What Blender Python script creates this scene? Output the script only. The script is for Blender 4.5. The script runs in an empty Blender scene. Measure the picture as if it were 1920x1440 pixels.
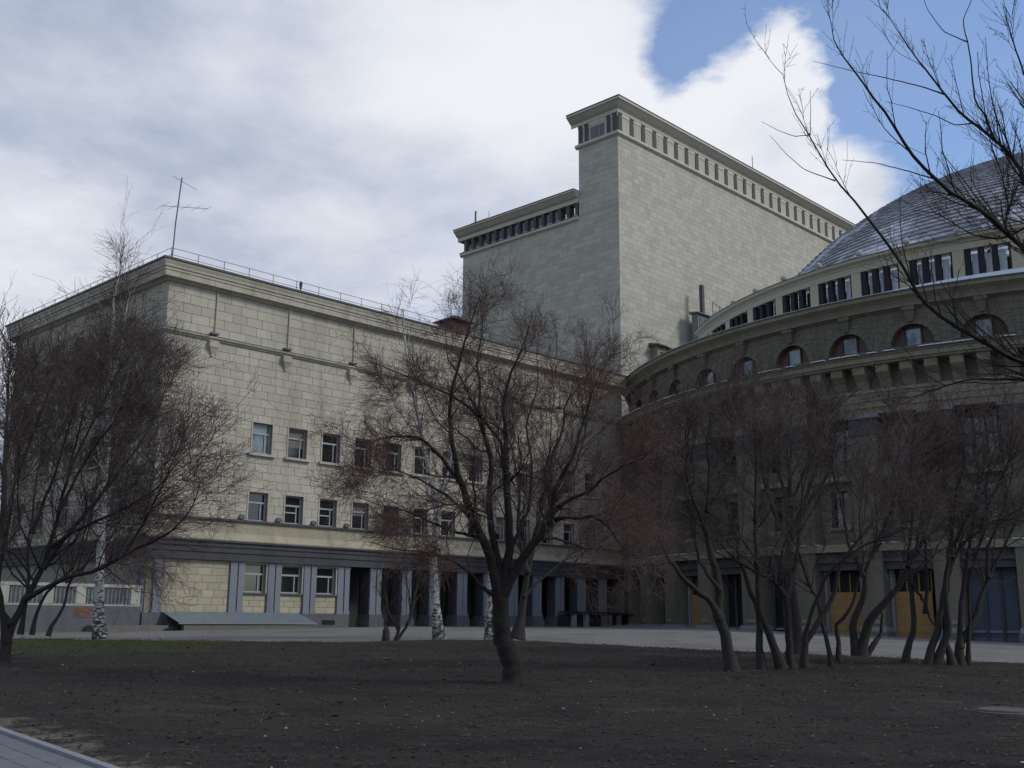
import bpy, math, random
import numpy as np
rng = np.random.default_rng(7)
random.seed(7)
R_ = math.radians
scene = bpy.context.scene
col = scene.collection

# ------------------------------------------------------------------ camera
F, PITCH, ROLL, AZ, EYE = 2034.85, .212953783, .0076043, .768689989, 1.65
cam_d = bpy.data.cameras.new('camera'); cam = bpy.data.objects.new('camera', cam_d); col.objects.link(cam)
cam.location = (0, 0, EYE)
cam_d.sensor_width = 36; cam_d.lens = 36 * F / 1920; cam_d.clip_end = 5000; cam_d.clip_start = .1
from mathutils import Matrix, Vector
cam.rotation_euler = (Matrix.Rotation(math.pi / 2 + PITCH, 3, 'X') @ Matrix.Rotation(ROLL, 3, 'Z')).to_euler()
scene.camera = cam

def ray(px, py):
    x = (px - 960) / F; y = (py - 720) / F
    c, s = math.cos(ROLL), math.sin(ROLL); x, y = x * c + y * s, -x * s + y * c
    c, s = math.cos(PITCH), math.sin(PITCH)
    return np.array([x, c + y * s, s - y * c])
def at(px, py, Y):                       # point seen at a pixel of the photo, Y metres ahead
    r = ray(px, py); return r * (Y / r[1]) + np.array([0, 0, EYE])

# ------------------------------------------------------------------ light
SUN_EL, SUN_AZ = R_(38), R_(101)          # azimuth clockwise from +Y
EXPOSURE = 0.0
sun_d = bpy.data.lights.new('sun', 'SUN'); sun_d.energy = 1.75; sun_d.angle = R_(14); sun_d.color = (1, .955, .88)
sun = bpy.data.objects.new('sun', sun_d); col.objects.link(sun)
sd = Vector((math.sin(SUN_AZ) * math.cos(SUN_EL), math.cos(SUN_AZ) * math.cos(SUN_EL), math.sin(SUN_EL)))
sun.rotation_euler = sd.to_track_quat('Z', 'Y').to_euler()
vs = scene.view_settings
vs.view_transform = 'Standard'; vs.look = 'None'; vs.gamma = 1; vs.use_curve_mapping = False; vs.exposure = EXPOSURE

class NT:
    def __init__(s, tree): s.t = tree; s.n = tree.nodes; s.l = tree.links; s.n.clear()
    def add(s, typ, **kw):
        n = s.n.new(typ)
        for k, v in kw.items():
            if k.startswith('i_'): n.inputs[k[2:].replace('_', ' ')].default_value = v
            else: setattr(n, k, v)
        return n
    def put(s, sock, v):
        if hasattr(v, 'is_output'): s.l.new(v, sock)
        else: sock.default_value = v
    def math(s, op, a, b=0, clamp=False):
        n = s.add('ShaderNodeMath', operation=op, use_clamp=clamp); s.put(n.inputs[0], a); s.put(n.inputs[1], b); return n.outputs[0]
    def mix(s, f, a, b, blend='MIX'):
        n = s.add('ShaderNodeMix', data_type='RGBA', blend_type=blend, clamp_factor=True)
        s.put(n.inputs[0], f); s.put(n.inputs[6], (*a, 1) if isinstance(a, tuple) else a); s.put(n.inputs[7], (*b, 1) if isinstance(b, tuple) else b)
        return n.outputs[2]
    def noise(s, vec, scale, detail=4, rough=.55, dist=0):
        n = s.add('ShaderNodeTexNoise'); n.inputs['Scale'].default_value = scale; n.inputs['Detail'].default_value = detail
        n.inputs['Roughness'].default_value = rough; n.inputs['Distortion'].default_value = dist; s.l.new(vec, n.inputs['Vector']); return n.outputs['Fac']
    def ramp(s, v, a, b):
        n = s.add('ShaderNodeMapRange', interpolation_type='SMOOTHSTEP'); s.put(n.inputs[0], v); n.inputs[1].default_value = a; n.inputs[2].default_value = b; return n.outputs[0]

world = bpy.data.worlds.new('World'); scene.world = world; world.use_nodes = True
w = NT(world.node_tree)
tc = w.add('ShaderNodeTexCoord'); D = tc.outputs['Generated']
sky = w.add('ShaderNodeTexSky', sky_type='NISHITA', sun_disc=False, sun_elevation=SUN_EL, sun_rotation=SUN_AZ, air_density=1.0, dust_density=.4, ozone_density=2.0)
sep = w.add('ShaderNodeSeparateXYZ'); w.l.new(D, sep.inputs[0])
zz = w.math('ADD', w.math('MAXIMUM', sep.outputs[2], 0), .22)
cmb = w.add('ShaderNodeCombineXYZ'); w.put(cmb.inputs[0], w.math('DIVIDE', sep.outputs[0], zz)); w.put(cmb.inputs[1], w.math('DIVIDE', sep.outputs[1], zz)); w.put(cmb.inputs[2], w.math('MULTIPLY', sep.outputs[2], 2.0))
CV = cmb.outputs[0]
cover = w.math('ADD', w.math('MULTIPLY', w.noise(CV, 1.6, 10, .60, .3), 1.25), w.math('MULTIPLY', w.noise(CV, 7, 8, .6), .22))
cover = w.math('SUBTRACT', cover, .20)
shade = w.math('ADD', w.math('MULTIPLY', w.noise(CV, 1.7, 9, .55, .25), 1.3), w.math('MULTIPLY', w.noise(CV, 5, 9, .62), .50))
shade = w.math('SUBTRACT', shade, .37)
wn_ = w.add('ShaderNodeTexNoise'); wn_.inputs['Scale'].default_value = 3.2; wn_.inputs['Detail'].default_value = 9; wn_.inputs['Roughness'].default_value = .62; w.l.new(CV, wn_.inputs['Vector'])
o1 = w.add('ShaderNodeVectorMath', operation='SUBTRACT'); w.l.new(wn_.outputs['Color'], o1.inputs[0]); o1.inputs[1].default_value = (.5, .5, .5)
o2 = w.add('ShaderNodeVectorMath', operation='SCALE'); w.l.new(o1.outputs[0], o2.inputs[0]); o2.inputs['Scale'].default_value = .13
o3 = w.add('ShaderNodeVectorMath', operation='ADD'); w.l.new(D, o3.inputs[0]); w.l.new(o2.outputs[0], o3.inputs[1])
o4 = w.add('ShaderNodeVectorMath', operation='NORMALIZE'); w.l.new(o3.outputs[0], o4.inputs[0]); DW = o4.outputs[0]
def blobs(base, lst):
    for az, el, rad, wt in lst:          # cloud bank or gap: azimuth, elevation, radius in degrees, weight
        a, e = R_(az), R_(el)
        dv = w.add('ShaderNodeVectorMath', operation='DOT_PRODUCT'); w.l.new(DW, dv.inputs[0])
        dv.inputs[1].default_value = (math.sin(a) * math.cos(e), math.cos(a) * math.cos(e), math.sin(e))
        m = w.ramp(dv.outputs['Value'], math.cos(R_(rad)), 1.0)
        base = w.math('ADD', base, w.math('MULTIPLY', m, wt))
    return base
def azel(px, py):
    r = ray(px, py); return math.degrees(math.atan2(r[0], r[1])), math.degrees(math.atan2(r[2], math.hypot(r[0], r[1])))
GAPS = [(1560, -60, 13, -.55), (1800, 60, 13, -.55), (1960, 220, 11, -.5), (1320, 150, 4.6, -.5), (1280, 60, 5, -.4), (1600, 180, 5, -.35), (1700, 250, 5, -.3), (1050, 130, 3, -.34), (60, 330, 5, -.32), (540, 440, 5, -.22), (330, 330, 5, -.2), (30, 90, 6, -.15),
        (1440, 190, 5.5, .75), (1390, 260, 5, .6), (1500, 290, 6, .6), (1600, 350, 6.5, .6), (1700, 370, 7, .5), (1410, 55, 3.2, .34), (1480, 90, 2.5, .25), (1900, 330, 4, .2), (1120, 90, 9, .3), (1200, 250, 6, .35), (700, 200, 24, .28), (150, 150, 16, .3), (300, 500, 14, .25)]
cover = blobs(cover, [(*azel(x, y), r, k) for x, y, r, k in GAPS])
mask = w.math('MAXIMUM', w.ramp(cover, .12, .84), .10)
LIGHTS = [(1150, 130, 9, .25), (850, 60, 10, .2), (1450, 240, 8, .28), (60, 560, 8, .22), (560, 520, 10, .12), (450, 220, 13, -.16), (100, 60, 10, -.12), (120, 420, 7, -.06), (330, 60, 6, .16), (60, 250, 6, .18)]
shade = blobs(shade, [(*azel(x, y), r, k) for x, y, r, k in LIGHTS])
cl = w.mix(w.ramp(shade, .02, .98), (.33, .395, .545), (.86, .88, .93))
skyc = w.mix(1.0, sky.outputs[0], (.150, .160, .178), 'MULTIPLY')
wc = w.mix(mask, skyc, cl)
bg = w.add('ShaderNodeBackground'); w.l.new(wc, bg.inputs[0]); bg.inputs[1].default_value = 1.0
wo = w.add('ShaderNodeOutputWorld'); w.l.new(bg.outputs[0], wo.inputs[0])

# ------------------------------------------------------------------ materials
def mat(name, c, rough=.85, grain=(6, .15), piece=0., stain=0., spec=.3, metal=0., bump=0., c2=None, c2n=(1.5, .5, .65)):
    m = bpy.data.materials.new(name); m.use_nodes = True; t = NT(m.node_tree)
    geo = t.add('ShaderNodeNewGeometry'); pos = geo.outputs['Position']
    base = t.mix(0.0, c, c)
    if c2: base = t.mix(t.ramp(t.noise(pos, c2n[0], 6, .6), c2n[1], c2n[2]), base, c2)
    if piece:
        oi = t.add('ShaderNodeObjectInfo')
        r = t.math('FRACT', t.math('ADD', oi.outputs['Random'], geo.outputs['Random Per Island']))
        v = t.math('ADD', t.math('MULTIPLY', r, piece), 1 - piece * .55)
        base = t.mix(1.0, base, v, 'MULTIPLY')
    n = t.noise(pos, grain[0], 6, .6)
    base = t.mix(1.0, base, t.math('ADD', t.math('MULTIPLY', n, 2 * grain[1]), 1 - grain[1]), 'MULTIPLY')
    if stain:
        mp = t.add('ShaderNodeMapping'); mp.inputs['Scale'].default_value = (1.1, 1.1, .16); t.l.new(pos, mp.inputs[0])
        s = t.ramp(t.noise(mp.outputs[0], .8, 7, .62), .42, .72)
        base = t.mix(t.math('MULTIPLY', s, stain), base, (c[0] * .42, c[1] * .40, c[2] * .40))
    b = t.add('ShaderNodeBsdfPrincipled'); t.l.new(base, b.inputs['Base Color'])
    b.inputs['Roughness'].default_value = rough; b.inputs['Specular IOR Level'].default_value = spec; b.inputs['Metallic'].default_value = metal
    if bump:
        bp = t.add('ShaderNodeBump'); bp.inputs['Strength'].default_value = bump; bp.inputs['Distance'].default_value = .05; t.l.new(n, bp.inputs['Height']); t.l.new(bp.outputs[0], b.inputs['Normal'])
    o = t.add('ShaderNodeOutputMaterial'); t.l.new(b.outputs[0], o.inputs[0])
    return m
M = dict(
    stone=mat('wing stone', (.41, .385, .31), grain=(3, .12), piece=.16, stain=.35),
    yellow=mat('yellow stone', (.36, .325, .24), grain=(3, .14), piece=.22, stain=.2),
    plaster=mat('ochre plaster', (.32, .29, .215), grain=(1.2, .22), stain=.5),
    tower=mat('tower stone', (.405, .390, .330), grain=(1.5, .07), piece=.20, stain=.08),
    trim=mat('stone trim', (.40, .372, .30), grain=(2.5, .2), stain=.45),
    ttrim=mat('tower trim', (.50, .465, .385), grain=(2.5, .12), stain=.2),
    pipe=mat('pale pipe', (.46, .40, .30), grain=(3, .1)),
    slot=mat('dark slot', (.018, .018, .024)),
    blueglass=mat('blue reflection glass', (.045, .065, .105), rough=.4, grain=(1.5, .4)),  # bluish reflection on the door glass, painted in as dark blue
    palestone=mat('pale rail stone', (.36, .35, .32), grain=(3, .2), stain=.4),
    mortar=mat('mortar', (.20, .185, .148), grain=(4, .2)),
    tmortar=mat('tower mortar', (.33, .32, .275), grain=(4, .1)),
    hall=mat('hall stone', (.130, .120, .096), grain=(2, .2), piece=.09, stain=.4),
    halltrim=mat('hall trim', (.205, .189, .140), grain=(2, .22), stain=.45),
    attic=mat('attic plaster', (.36, .335, .255), grain=(2, .1), stain=.1),
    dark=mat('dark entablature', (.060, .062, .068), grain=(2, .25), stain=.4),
    blue=mat('bluish granite', (.175, .193, .225), grain=(9, .22), stain=.35),
    plinth=mat('plinth granite', (.10, .105, .115), grain=(5, .25), stain=.3),
    roofmetal=mat('roof metal', (.06, .07, .07), rough=.5, grain=(2, .3)),
    copper=mat('green edge flashing', (.13, .17, .155), rough=.55, grain=(2, .2)),
    iron=mat('iron', (.06, .06, .065), rough=.5),
    frieze=mat('dark frieze pier', (.085, .08, .082), grain=(4, .2)),
    glassblock=mat('frieze glazing', (.06, .065, .075), rough=.12, spec=.6),
    glass=mat('window glass', (.012, .016, .018), rough=.06, spec=.9, grain=(.6, .3)),
    glasslit=mat('sky reflection and curtain glass', (.16, .20, .22), rough=.12, spec=.7, grain=(.8, .5), c2=(.05, .06, .065), c2n=(.9, .45, .6)),  # bluish sky reflection and curtain tone mixed into the glass colour
    frame=mat('window frame', (.30, .315, .315), rough=.5, grain=(8, .15)),
    wood=mat('ochre boarding', (.265, .16, .070), grain=(5, .14), piece=.10),
    brownframe=mat('brown frame', (.06, .035, .025)),
    blind=mat('roller blind', (.13, .125, .11), rough=.6),
    manhole=mat('dirty cast cover', (.10, .096, .088), rough=.95, spec=.1),
    black=mat('dark interior', (.012, .012, .013)),
    snow=mat('old snow', (.60, .64, .70), rough=.7, grain=(3, .1)),
    panel=mat('pale glazing panel', (.50, .54, .60), rough=.25, grain=(1.5, .15)),
    zinc=mat('corrugated zinc', (.17, .20, .225), rough=.45, grain=(2, .25), metal=.2),
    concrete=mat('concrete', (.13, .125, .11), grain=(3, .3), bump=.3),
    road=mat('worn road', (.150, .148, .140), grain=(1.2, .22), c2=(.115, .11, .10), c2n=(.35, .45, .62)),
    pave=mat('pavement slab', (.13, .135, .135), grain=(2, .25), piece=.15),
    path=mat('path paving', (.120, .130, .143), grain=(2.2, .32), piece=.12),
    kerb=mat('kerb stone', (.20, .205, .225), grain=(6, .2)),
    brick=mat('red brick', (.17, .085, .065), grain=(9, .3), piece=.4),
    chimbrick=mat('dirty brick', (.11, .06, .05), grain=(6, .3)),
    bark=mat('apple bark', (.018, .0145, .013), grain=(14, .4), bump=.6),
    bark2=mat('grey bark', (.026, .0225, .0205), grain=(14, .4), bump=.6),
    twig=mat('reddish twigs', (.098, .056, .049), grain=(3, .35)),
    twig2=mat('brown twigs', (.082, .061, .058), grain=(3, .35)),
    twig3=mat('dark twigs', (.03, .026, .026), grain=(3, .3)),
    leaf=mat('dead leaf', (.13, .045, .025)),
    litter=mat('pale litter', (.32, .31, .285), piece=.6),
    planks=mat('dark planks', (.02, .02, .022), grain=(4, .3)),
    white=mat('white paint', (.62, .62, .60), rough=.6),
    drygrass=mat('dry grass', (.085, .072, .045), piece=.7, grain=(2, .3)),
    grassb=mat('new grass', (.045, .065, .018), piece=.5),
)
def birch_mat():
    m = bpy.data.materials.new('birch bark'); m.use_nodes = True; t = NT(m.node_tree)
    geo = t.add('ShaderNodeNewGeometry'); mp = t.add('ShaderNodeMapping'); mp.inputs['Scale'].default_value = (4, 4, 9); t.l.new(geo.outputs['Position'], mp.inputs[0])
    n = t.noise(mp.outputs[0], 1.1, 5, .65, .8)
    sp = t.add('ShaderNodeSeparateXYZ'); t.l.new(geo.outputs['Position'], sp.inputs[0]); n = t.math('ADD', n, t.math('MULTIPLY', t.ramp(sp.outputs[2], 3.2, .8), .13))
    c = t.mix(t.ramp(n, .53, .62), (.36, .355, .335), (.02, .02, .02))
    b = t.add('ShaderNodeBsdfPrincipled'); t.l.new(c, b.inputs['Base Color']); b.inputs['Roughness'].default_value = .8
    o = t.add('ShaderNodeOutputMaterial'); t.l.new(b.outputs[0], o.inputs[0]); return m
M['birch'] = birch_mat()
def dome_mat():
    m = bpy.data.materials.new('dome scales'); m.use_nodes = True; t = NT(m.node_tree)
    geo = t.add('ShaderNodeNewGeometry'); pos = geo.outputs['Position']; oi = t.add('ShaderNodeObjectInfo')
    r = t.math('FRACT', t.math('ADD', oi.outputs['Random'], geo.outputs['Random Per Island']))
    c = t.mix(r, (.20, .21, .23), (.30, .315, .345))
    snow = t.math('ADD', t.noise(pos, .16, 6, .62), t.math('MULTIPLY', r, .10))
    sp = t.add('ShaderNodeSeparateXYZ'); t.l.new(pos, sp.inputs[0])
    low = t.ramp(sp.outputs[2], 36, 27)
    snow = t.math('ADD', snow, t.math('MULTIPLY', low, .20))
    c = t.mix(t.ramp(snow, .58, .74), c, (.58, .61, .67))
    b = t.add('ShaderNodeBsdfPrincipled'); t.l.new(c, b.inputs['Base Color']); b.inputs['Roughness'].default_value = .6
    o = t.add('ShaderNodeOutputMaterial'); t.l.new(b.outputs[0], o.inputs[0]); return m
M['dome'] = dome_mat()
def soil_mat():
    m = bpy.data.materials.new('park soil'); m.use_nodes = True; t = NT(m.node_tree)
    geo = t.add('ShaderNodeNewGeometry'); pos = geo.outputs['Position']
    f = t.noise(pos, 7, 10, .72); g = t.noise(pos, .5, 6, .6); h = t.noise(pos, 26, 6, .7)
    c = t.mix(f, (.013, .011, .0095), (.050, .041, .035))
    c = t.mix(t.math('MULTIPLY', t.ramp(g, .42, .66), .75), c, (.017, .0145, .0135))
    mp = t.add('ShaderNodeMapping'); mp.inputs['Scale'].default_value = (.35, .9, 1); t.l.new(pos, mp.inputs[0])
    c = t.mix(t.math('MULTIPLY', t.ramp(t.noise(mp.outputs[0], .9, 9, .68), .52, .72), .6), c, (.070, .060, .052))
    sp = t.add('ShaderNodeSeparateXYZ'); t.l.new(pos, sp.inputs[0]); X, Y = sp.outputs[0], sp.outputs[1]
    # young grass towards the road on the left
    gx = t.math('MULTIPLY', t.ramp(X, -7.0, -11.5), t.ramp(Y, 28, 34))
    gm = t.ramp(t.math('ADD', t.math('MULTIPLY', gx, .42), t.noise(pos, .45, 7, .65)), .66, .88)
    c = t.mix(t.math('MULTIPLY', gm, .8), c, (.036, .044, .012))
    # sandy bare edge along the path
    d = t.math('ADD', t.math('MULTIPLY', t.math('ADD', X, 4.77), .774), t.math('MULTIPLY', t.math('SUBTRACT', Y, 11.67), .633))
    sx = t.math('MULTIPLY', t.ramp(d, 1.5, .1), t.ramp(d, -.8, 0))
    sm = t.ramp(t.math('ADD', t.math('MULTIPLY', sx, .34), t.noise(pos, 1.6, 9, .7)), .68, .86)
    c = t.mix(sm, c, (.115, .105, .08))
    c = t.mix(t.ramp(h, .66, .74), c, (.10, .09, .075))
    b = t.add('ShaderNodeBsdfPrincipled'); t.l.new(c, b.inputs['Base Color']); b.inputs['Roughness'].default_value = .95; b.inputs['Specular IOR Level'].default_value = .12
    bp = t.add('ShaderNodeBump'); bp.inputs['Strength'].default_value = .6; bp.inputs['Distance'].default_value = .05; t.l.new(f, bp.inputs['Height']); t.l.new(bp.outputs[0], b.inputs['Normal'])
    o = t.add('ShaderNodeOutputMaterial'); t.l.new(b.outputs[0], o.inputs[0]); return m
M['soil'] = soil_mat()

# ------------------------------------------------------------------ mesh helpers
class MB:
    def __init__(s): s.v = []; s.f = []
    def poly(s, pts):
        i = len(s.v); s.v += [tuple(map(float, p)) for p in pts]; s.f.append(tuple(range(i, i + len(pts)))); return s
    def box(s, x0, x1, y0, y1, z0, z1):
        i = len(s.v)
        s.v += [(x0, y0, z0), (x1, y0, z0), (x1, y1, z0), (x0, y1, z0), (x0, y0, z1), (x1, y0, z1), (x1, y1, z1), (x0, y1, z1)]
        s.f += [tuple(i + k for k in q) for q in ((0, 3, 2, 1), (4, 5, 6, 7), (0, 1, 5, 4), (1, 2, 6, 5), (2, 3, 7, 6), (3, 0, 4, 7))]; return s
    def hexa(s, p):                       # eight corners, bottom ring then top ring
        i = len(s.v); s.v += [tuple(map(float, q)) for q in p]
        s.f += [tuple(i + k for k in q) for q in ((0, 3, 2, 1), (4, 5, 6, 7), (0, 1, 5, 4), (1, 2, 6, 5), (2, 3, 7, 6), (3, 0, 4, 7))]; return s
    def sweep(s, rings, cap=True):        # list of equal point rings (closed profile)
        n = len(rings[0]); i = len(s.v)
        for r in rings: s.v += [tuple(map(float, p)) for p in r]
        for k in range(len(rings) - 1):
            for j in range(n):
                a = i + k * n + j; b = i + k * n + (j + 1) % n; s.f.append((a, b, b + n, a + n))
        if cap:
            s.f.append(tuple(i + j for j in range(n))[::-1]); s.f.append(tuple(i + (len(rings) - 1) * n + j for j in range(n)))
        return s
    def tube(s, pts, r, n=6):
        pts = np.array(pts, float); rr = np.full(len(pts), r) if np.isscalar(r) else np.array(r)
        V, Fq = tubes(pts[None], rr[None], n); i = len(s.v); s.v += [tuple(p) for p in V]; s.f += [tuple(i + k for k in q) for q in Fq]; return s
    def lathe(s, prof, n=10, cx=0, cy=0):
        rings = [[(cx + r * math.cos(2 * math.pi * k / n), cy + r * math.sin(2 * math.pi * k / n), z) for k in range(n)] for r, z in prof]
        return s.sweep(rings)
    def build(s, name, m, parent=None, smooth=False, **props):
        me = bpy.data.meshes.new(name); me.from_pydata(s.v, [], s.f); me.materials.append(m)
        if smooth: me.polygons.foreach_set('use_smooth', [True] * len(me.polygons))
        return link(name, me, parent, **props)
def link(name, me, parent=None, loc=None, **props):
    o = bpy.data.objects.new(name, me); col.objects.link(o)
    if parent is not None: o.parent = parent
    if loc is not None: o.location = loc
    for k, v in props.items(): o[k] = v
    return o
def thing(name, label, cat, loc=(0, 0, 0), rz=0, group=None):
    o = bpy.data.objects.new(name, None); col.objects.link(o); o.empty_display_size = .3
    o.location = loc; o.rotation_euler = (0, 0, rz); o['label'] = label; o['category'] = cat
    if group: o['group'] = group
    return o
def copy_tree(o, parent=None):
    c = o.copy(); col.objects.link(c)
    if parent is not None: c.parent = parent
    for ch in [k for k in o.children]: copy_tree(ch, c)
    return c
def tubes(P, R, n):
    """P (N,K,3) polylines, R (N,K) radii -> verts, quads"""
    N, K, _ = P.shape
    T = np.empty_like(P); T[:, 1:-1] = P[:, 2:] - P[:, :-2]; T[:, 0] = P[:, 1] - P[:, 0]; T[:, -1] = P[:, -1] - P[:, -2]
    T /= np.linalg.norm(T, axis=2, keepdims=True) + 1e-9
    Tm = P[:, -1] - P[:, 0]; ax = np.abs(Tm).argmin(axis=1); ref = np.eye(3)[ax][:, None, :]
    U = np.cross(T, np.broadcast_to(ref, T.shape)); U /= np.linalg.norm(U, axis=2, keepdims=True) + 1e-9
    W = np.cross(T, U)
    a = np.arange(n) * 2 * np.pi / n
    V = P[:, :, None] + R[:, :, None, None] * (np.cos(a)[None, None, :, None] * U[:, :, None] + np.sin(a)[None, None, :, None] * W[:, :, None])
    idx = np.arange(N * K * n).reshape(N, K, n); nx = np.roll(idx, -1, axis=2)
    Q = np.stack([idx[:, :-1], nx[:, :-1], nx[:, 1:], idx[:, 1:]], axis=-1).reshape(-1, 4)
    return V.reshape(-1, 3), Q
def np_mesh(name, V, Q, m, smooth=True):
    me = bpy.data.meshes.new(name); me.vertices.add(len(V)); me.vertices.foreach_set('co', np.asarray(V, np.float32).ravel())
    k = Q.shape[1]
    me.loops.add(len(Q) * k); me.loops.foreach_set('vertex_index', np.asarray(Q, np.int32).ravel())
    me.polygons.add(len(Q)); me.polygons.foreach_set('loop_start', np.arange(0, len(Q) * k, k, dtype=np.int32)); me.polygons.foreach_set('loop_total', np.full(len(Q), k, np.int32))
    if smooth: me.polygons.foreach_set('use_smooth', np.ones(len(Q), bool))
    me.materials.append(m); me.update(calc_edges=True); return me

# ------------------------------------------------------------------ ground
def gz(x, y):
    s = np.clip((y - 25) / 35, 0, 1); s = s * s * (3 - 2 * s)
    return .0175 * np.clip(y, -5, 60) - .04 * np.clip(x - 12, 0, 25) * s - .02 * np.clip(-8 - x, 0, 15) * s
def sheet(name, m, xs, ys, dz, **props):
    X, Y = np.meshgrid(xs, ys); Z = gz(X, Y) + dz(X, Y) if callable(dz) else gz(X, Y) + dz
    ny, nx = X.shape; idx = np.arange(nx * ny).reshape(ny, nx)
    Q = np.stack([idx[:-1, :-1], idx[:-1, 1:], idx[1:, 1:], idx[1:, :-1]], -1).reshape(-1, 4)
    return link(name, np_mesh(name, np.stack([X, Y, Z], -1).reshape(-1, 3), Q, m), **props)
def lump(x, y):
    return .022 * np.sin(x * 1.7 + np.sin(y * 1.3)) * np.sin(y * 1.9 + .6 * np.sin(x * 2.3)) + .012 * np.sin(x * 5.1 + y * 3.7) * np.sin(y * 4.3 - x * 2.1)
xs = np.unique(np.r_[-1500, -600, -250, -120, np.arange(-60, -20, 2), np.arange(-20, 20, .25), np.arange(20, 90, 2.5), 150, 300, 700, 1500])
ys = np.unique(np.r_[-800, -200, -60, np.arange(-20, 4, 2), np.arange(4, 40, .25), np.arange(40, 70, 1), np.arange(70, 130, 3), 160, 300, 700, 2500])
EDGE = [(-60, 52), (-30, 48.6), (-21.6, 46.8), (-16.2, 44.1), (-12.7, 43.0), (-9.2, 42.0), (-6.3, 41.5), (-4.5, 43.2), (-2.8, 44.9), (-.8, 45.2), (1.5, 43.5), (3.4, 41.3), (5.4, 38.8), (7.6, 36.5), (9.9, 34.4), (11.9, 32.4), (13.9, 30.8), (18, 28), (30, 22), (60, 10)]
EX, EY = np.array(EDGE).T
def soil_dz(x, y):
    near = np.interp(x, EX, EY) - y                # lawn stands a hand above the road, whose sheet covers what lies beyond
    return np.where(near > 0, lump(x, y) * np.clip(near / 2, 0, 1) + .06 * np.clip(near / .8, 0, 1), -.06)
sheet('ground', M['soil'], xs, ys, soil_dz, kind='structure')
# road between the lawn and the buildings
V = []; Q = []
ex = np.arange(-60, 60.1, .5)
for x in ex:
    e = float(np.interp(x, EX, EY)) + .10 * math.sin(x * 2.3) + .07 * math.sin(x * 5.7 + 1)
    for k in np.linspace(0, 1, 14): 
        y = e + (112 - e) * k ** 1.6; V.append((x, y, float(gz(x, y)) - .012))
n = 14
for i in range(len(ex) - 1):
    for k in range(n - 1): a = i * n + k; Q.append((a, a + n, a + n + 1, a + 1))
link('road', np_mesh('road', np.array(V), np.array(Q), M['road']), kind='structure')
# footpath at the lower left corner with kerb
pA, pB = np.array([-5.82, 12.96]), np.array([-3.71, 10.38]); pd = (pB - pA) / np.linalg.norm(pB - pA); pn = np.array([pd[1], -pd[0]])
if pn[0] > 0: pn = -pn
def path_pt(u, v, dz): p = pA + pd * u + pn * v; return (p[0], p[1], float(gz(p[0], p[1])) + dz)
mb = MB()
for u0 in np.arange(-14, 12, 2.0): mb.hexa([path_pt(u, v, dz) for dz in (-.1, .14) for u, v in ((u0, .0), (u0 + 1.985, .0), (u0 + 1.985, -.09), (u0, -.09))])
path = thing('footpath', 'grey paved footpath in the near left corner', 'path'); del path['label']; del path['category']; path['kind'] = 'structure'
mb.build('kerb', M['kerb'], path)
cnt = 0; pm = MB(); 
for i, u0 in enumerate(np.arange(-9, 9, .5)):
    for j in range(9):
        v0 = .01 + j * .25; off = .25 if j % 2 else 0
        q = [path_pt(u0 + off + a, v0 + b, dz + .004 * random.random()) for dz in (-.05, .105) for a, b in ((.006, .006), (.494, .006), (.494, .244), (.006, .244))]
        if -5 < u0 < 6: cnt += 1; (MB().hexa(q)).build('paving_stone', M['path'], path) if cnt <= 198 else pm.hexa(q)
        else: pm.hexa(q)
pm.build('paving', M['path'], path, kind='stuff')
mb = MB(); mb.poly([path_pt(u, v, .092) for u, v in ((-14, 0), (12, 0), (12, 6), (-14, 6))]); mb.build('path_bed', M['concrete'], path)

# ------------------------------------------------------------------ masonry helpers
def minus(rect, holes):
    u0, u1, v0, v1 = rect
    H = [h for h in holes if h[0] < u1 - 1e-6 and h[1] > u0 + 1e-6 and h[2] < v1 - 1e-6 and h[3] > v0 + 1e-6]
    if not H: return [rect]
    us = sorted({u0, u1, *[min(max(x, u0), u1) for h in H for x in h[:2]]}); out = []
    for a, b in zip(us, us[1:]):
        m = (a + b) / 2; vv = [(max(h[2], v0), min(h[3], v1)) for h in H if h[0] < m < h[1]]
        cur = v0
        for c, d in sorted(vv):
            if c > cur: out.append((a, b, cur, c))
            cur = max(cur, d)
        if cur < v1: out.append((a, b, cur, v1))
    res = []                                # merge columns that match
    for r in out:
        if res and abs(res[-1][1] - r[0]) < 1e-6 and res[-1][2:] == r[2:]: res[-1] = (res[-1][0], r[1], *r[2:])
        else: res.append(r)
    return res
def courses(u0, u1, v0, v1, bw, bh, holes=(), seed=0):
    rr = random.Random(seed); out = []; nrow = max(1, round((v1 - v0) / bh)); h = (v1 - v0) / nrow
    for i in range(nrow):
        u = u0 - (bw * .5 if i % 2 else 0) - rr.random() * .12
        while u < u1:
            wd = bw * (1 + rr.uniform(-.10, .12)); a, b = max(u, u0), min(u + wd, u1)
            if b - a > .1:
                for r in minus((a, b, v0 + i * h, v0 + (i + 1) * h), holes):
                    if r[1] - r[0] > .1 and r[3] - r[2] > .1: out.append(r)
            u += wd
    return out
def block_pts(w_, h_, t, e):
    a, b = w_ / 2, h_ / 2
    return [(-a, 0, -b), (a, 0, -b), (a, 0, b), (-a, 0, b), (-a + e, -t, -b + e), (a - e, -t, -b + e), (a - e, -t, b - e), (-a + e, -t, b - e)]
BF = [(4, 5, 6, 7), (0, 1, 5, 4), (1, 2, 6, 5), (2, 3, 7, 6), (3, 0, 4, 7)]
_bc = {}
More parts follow.
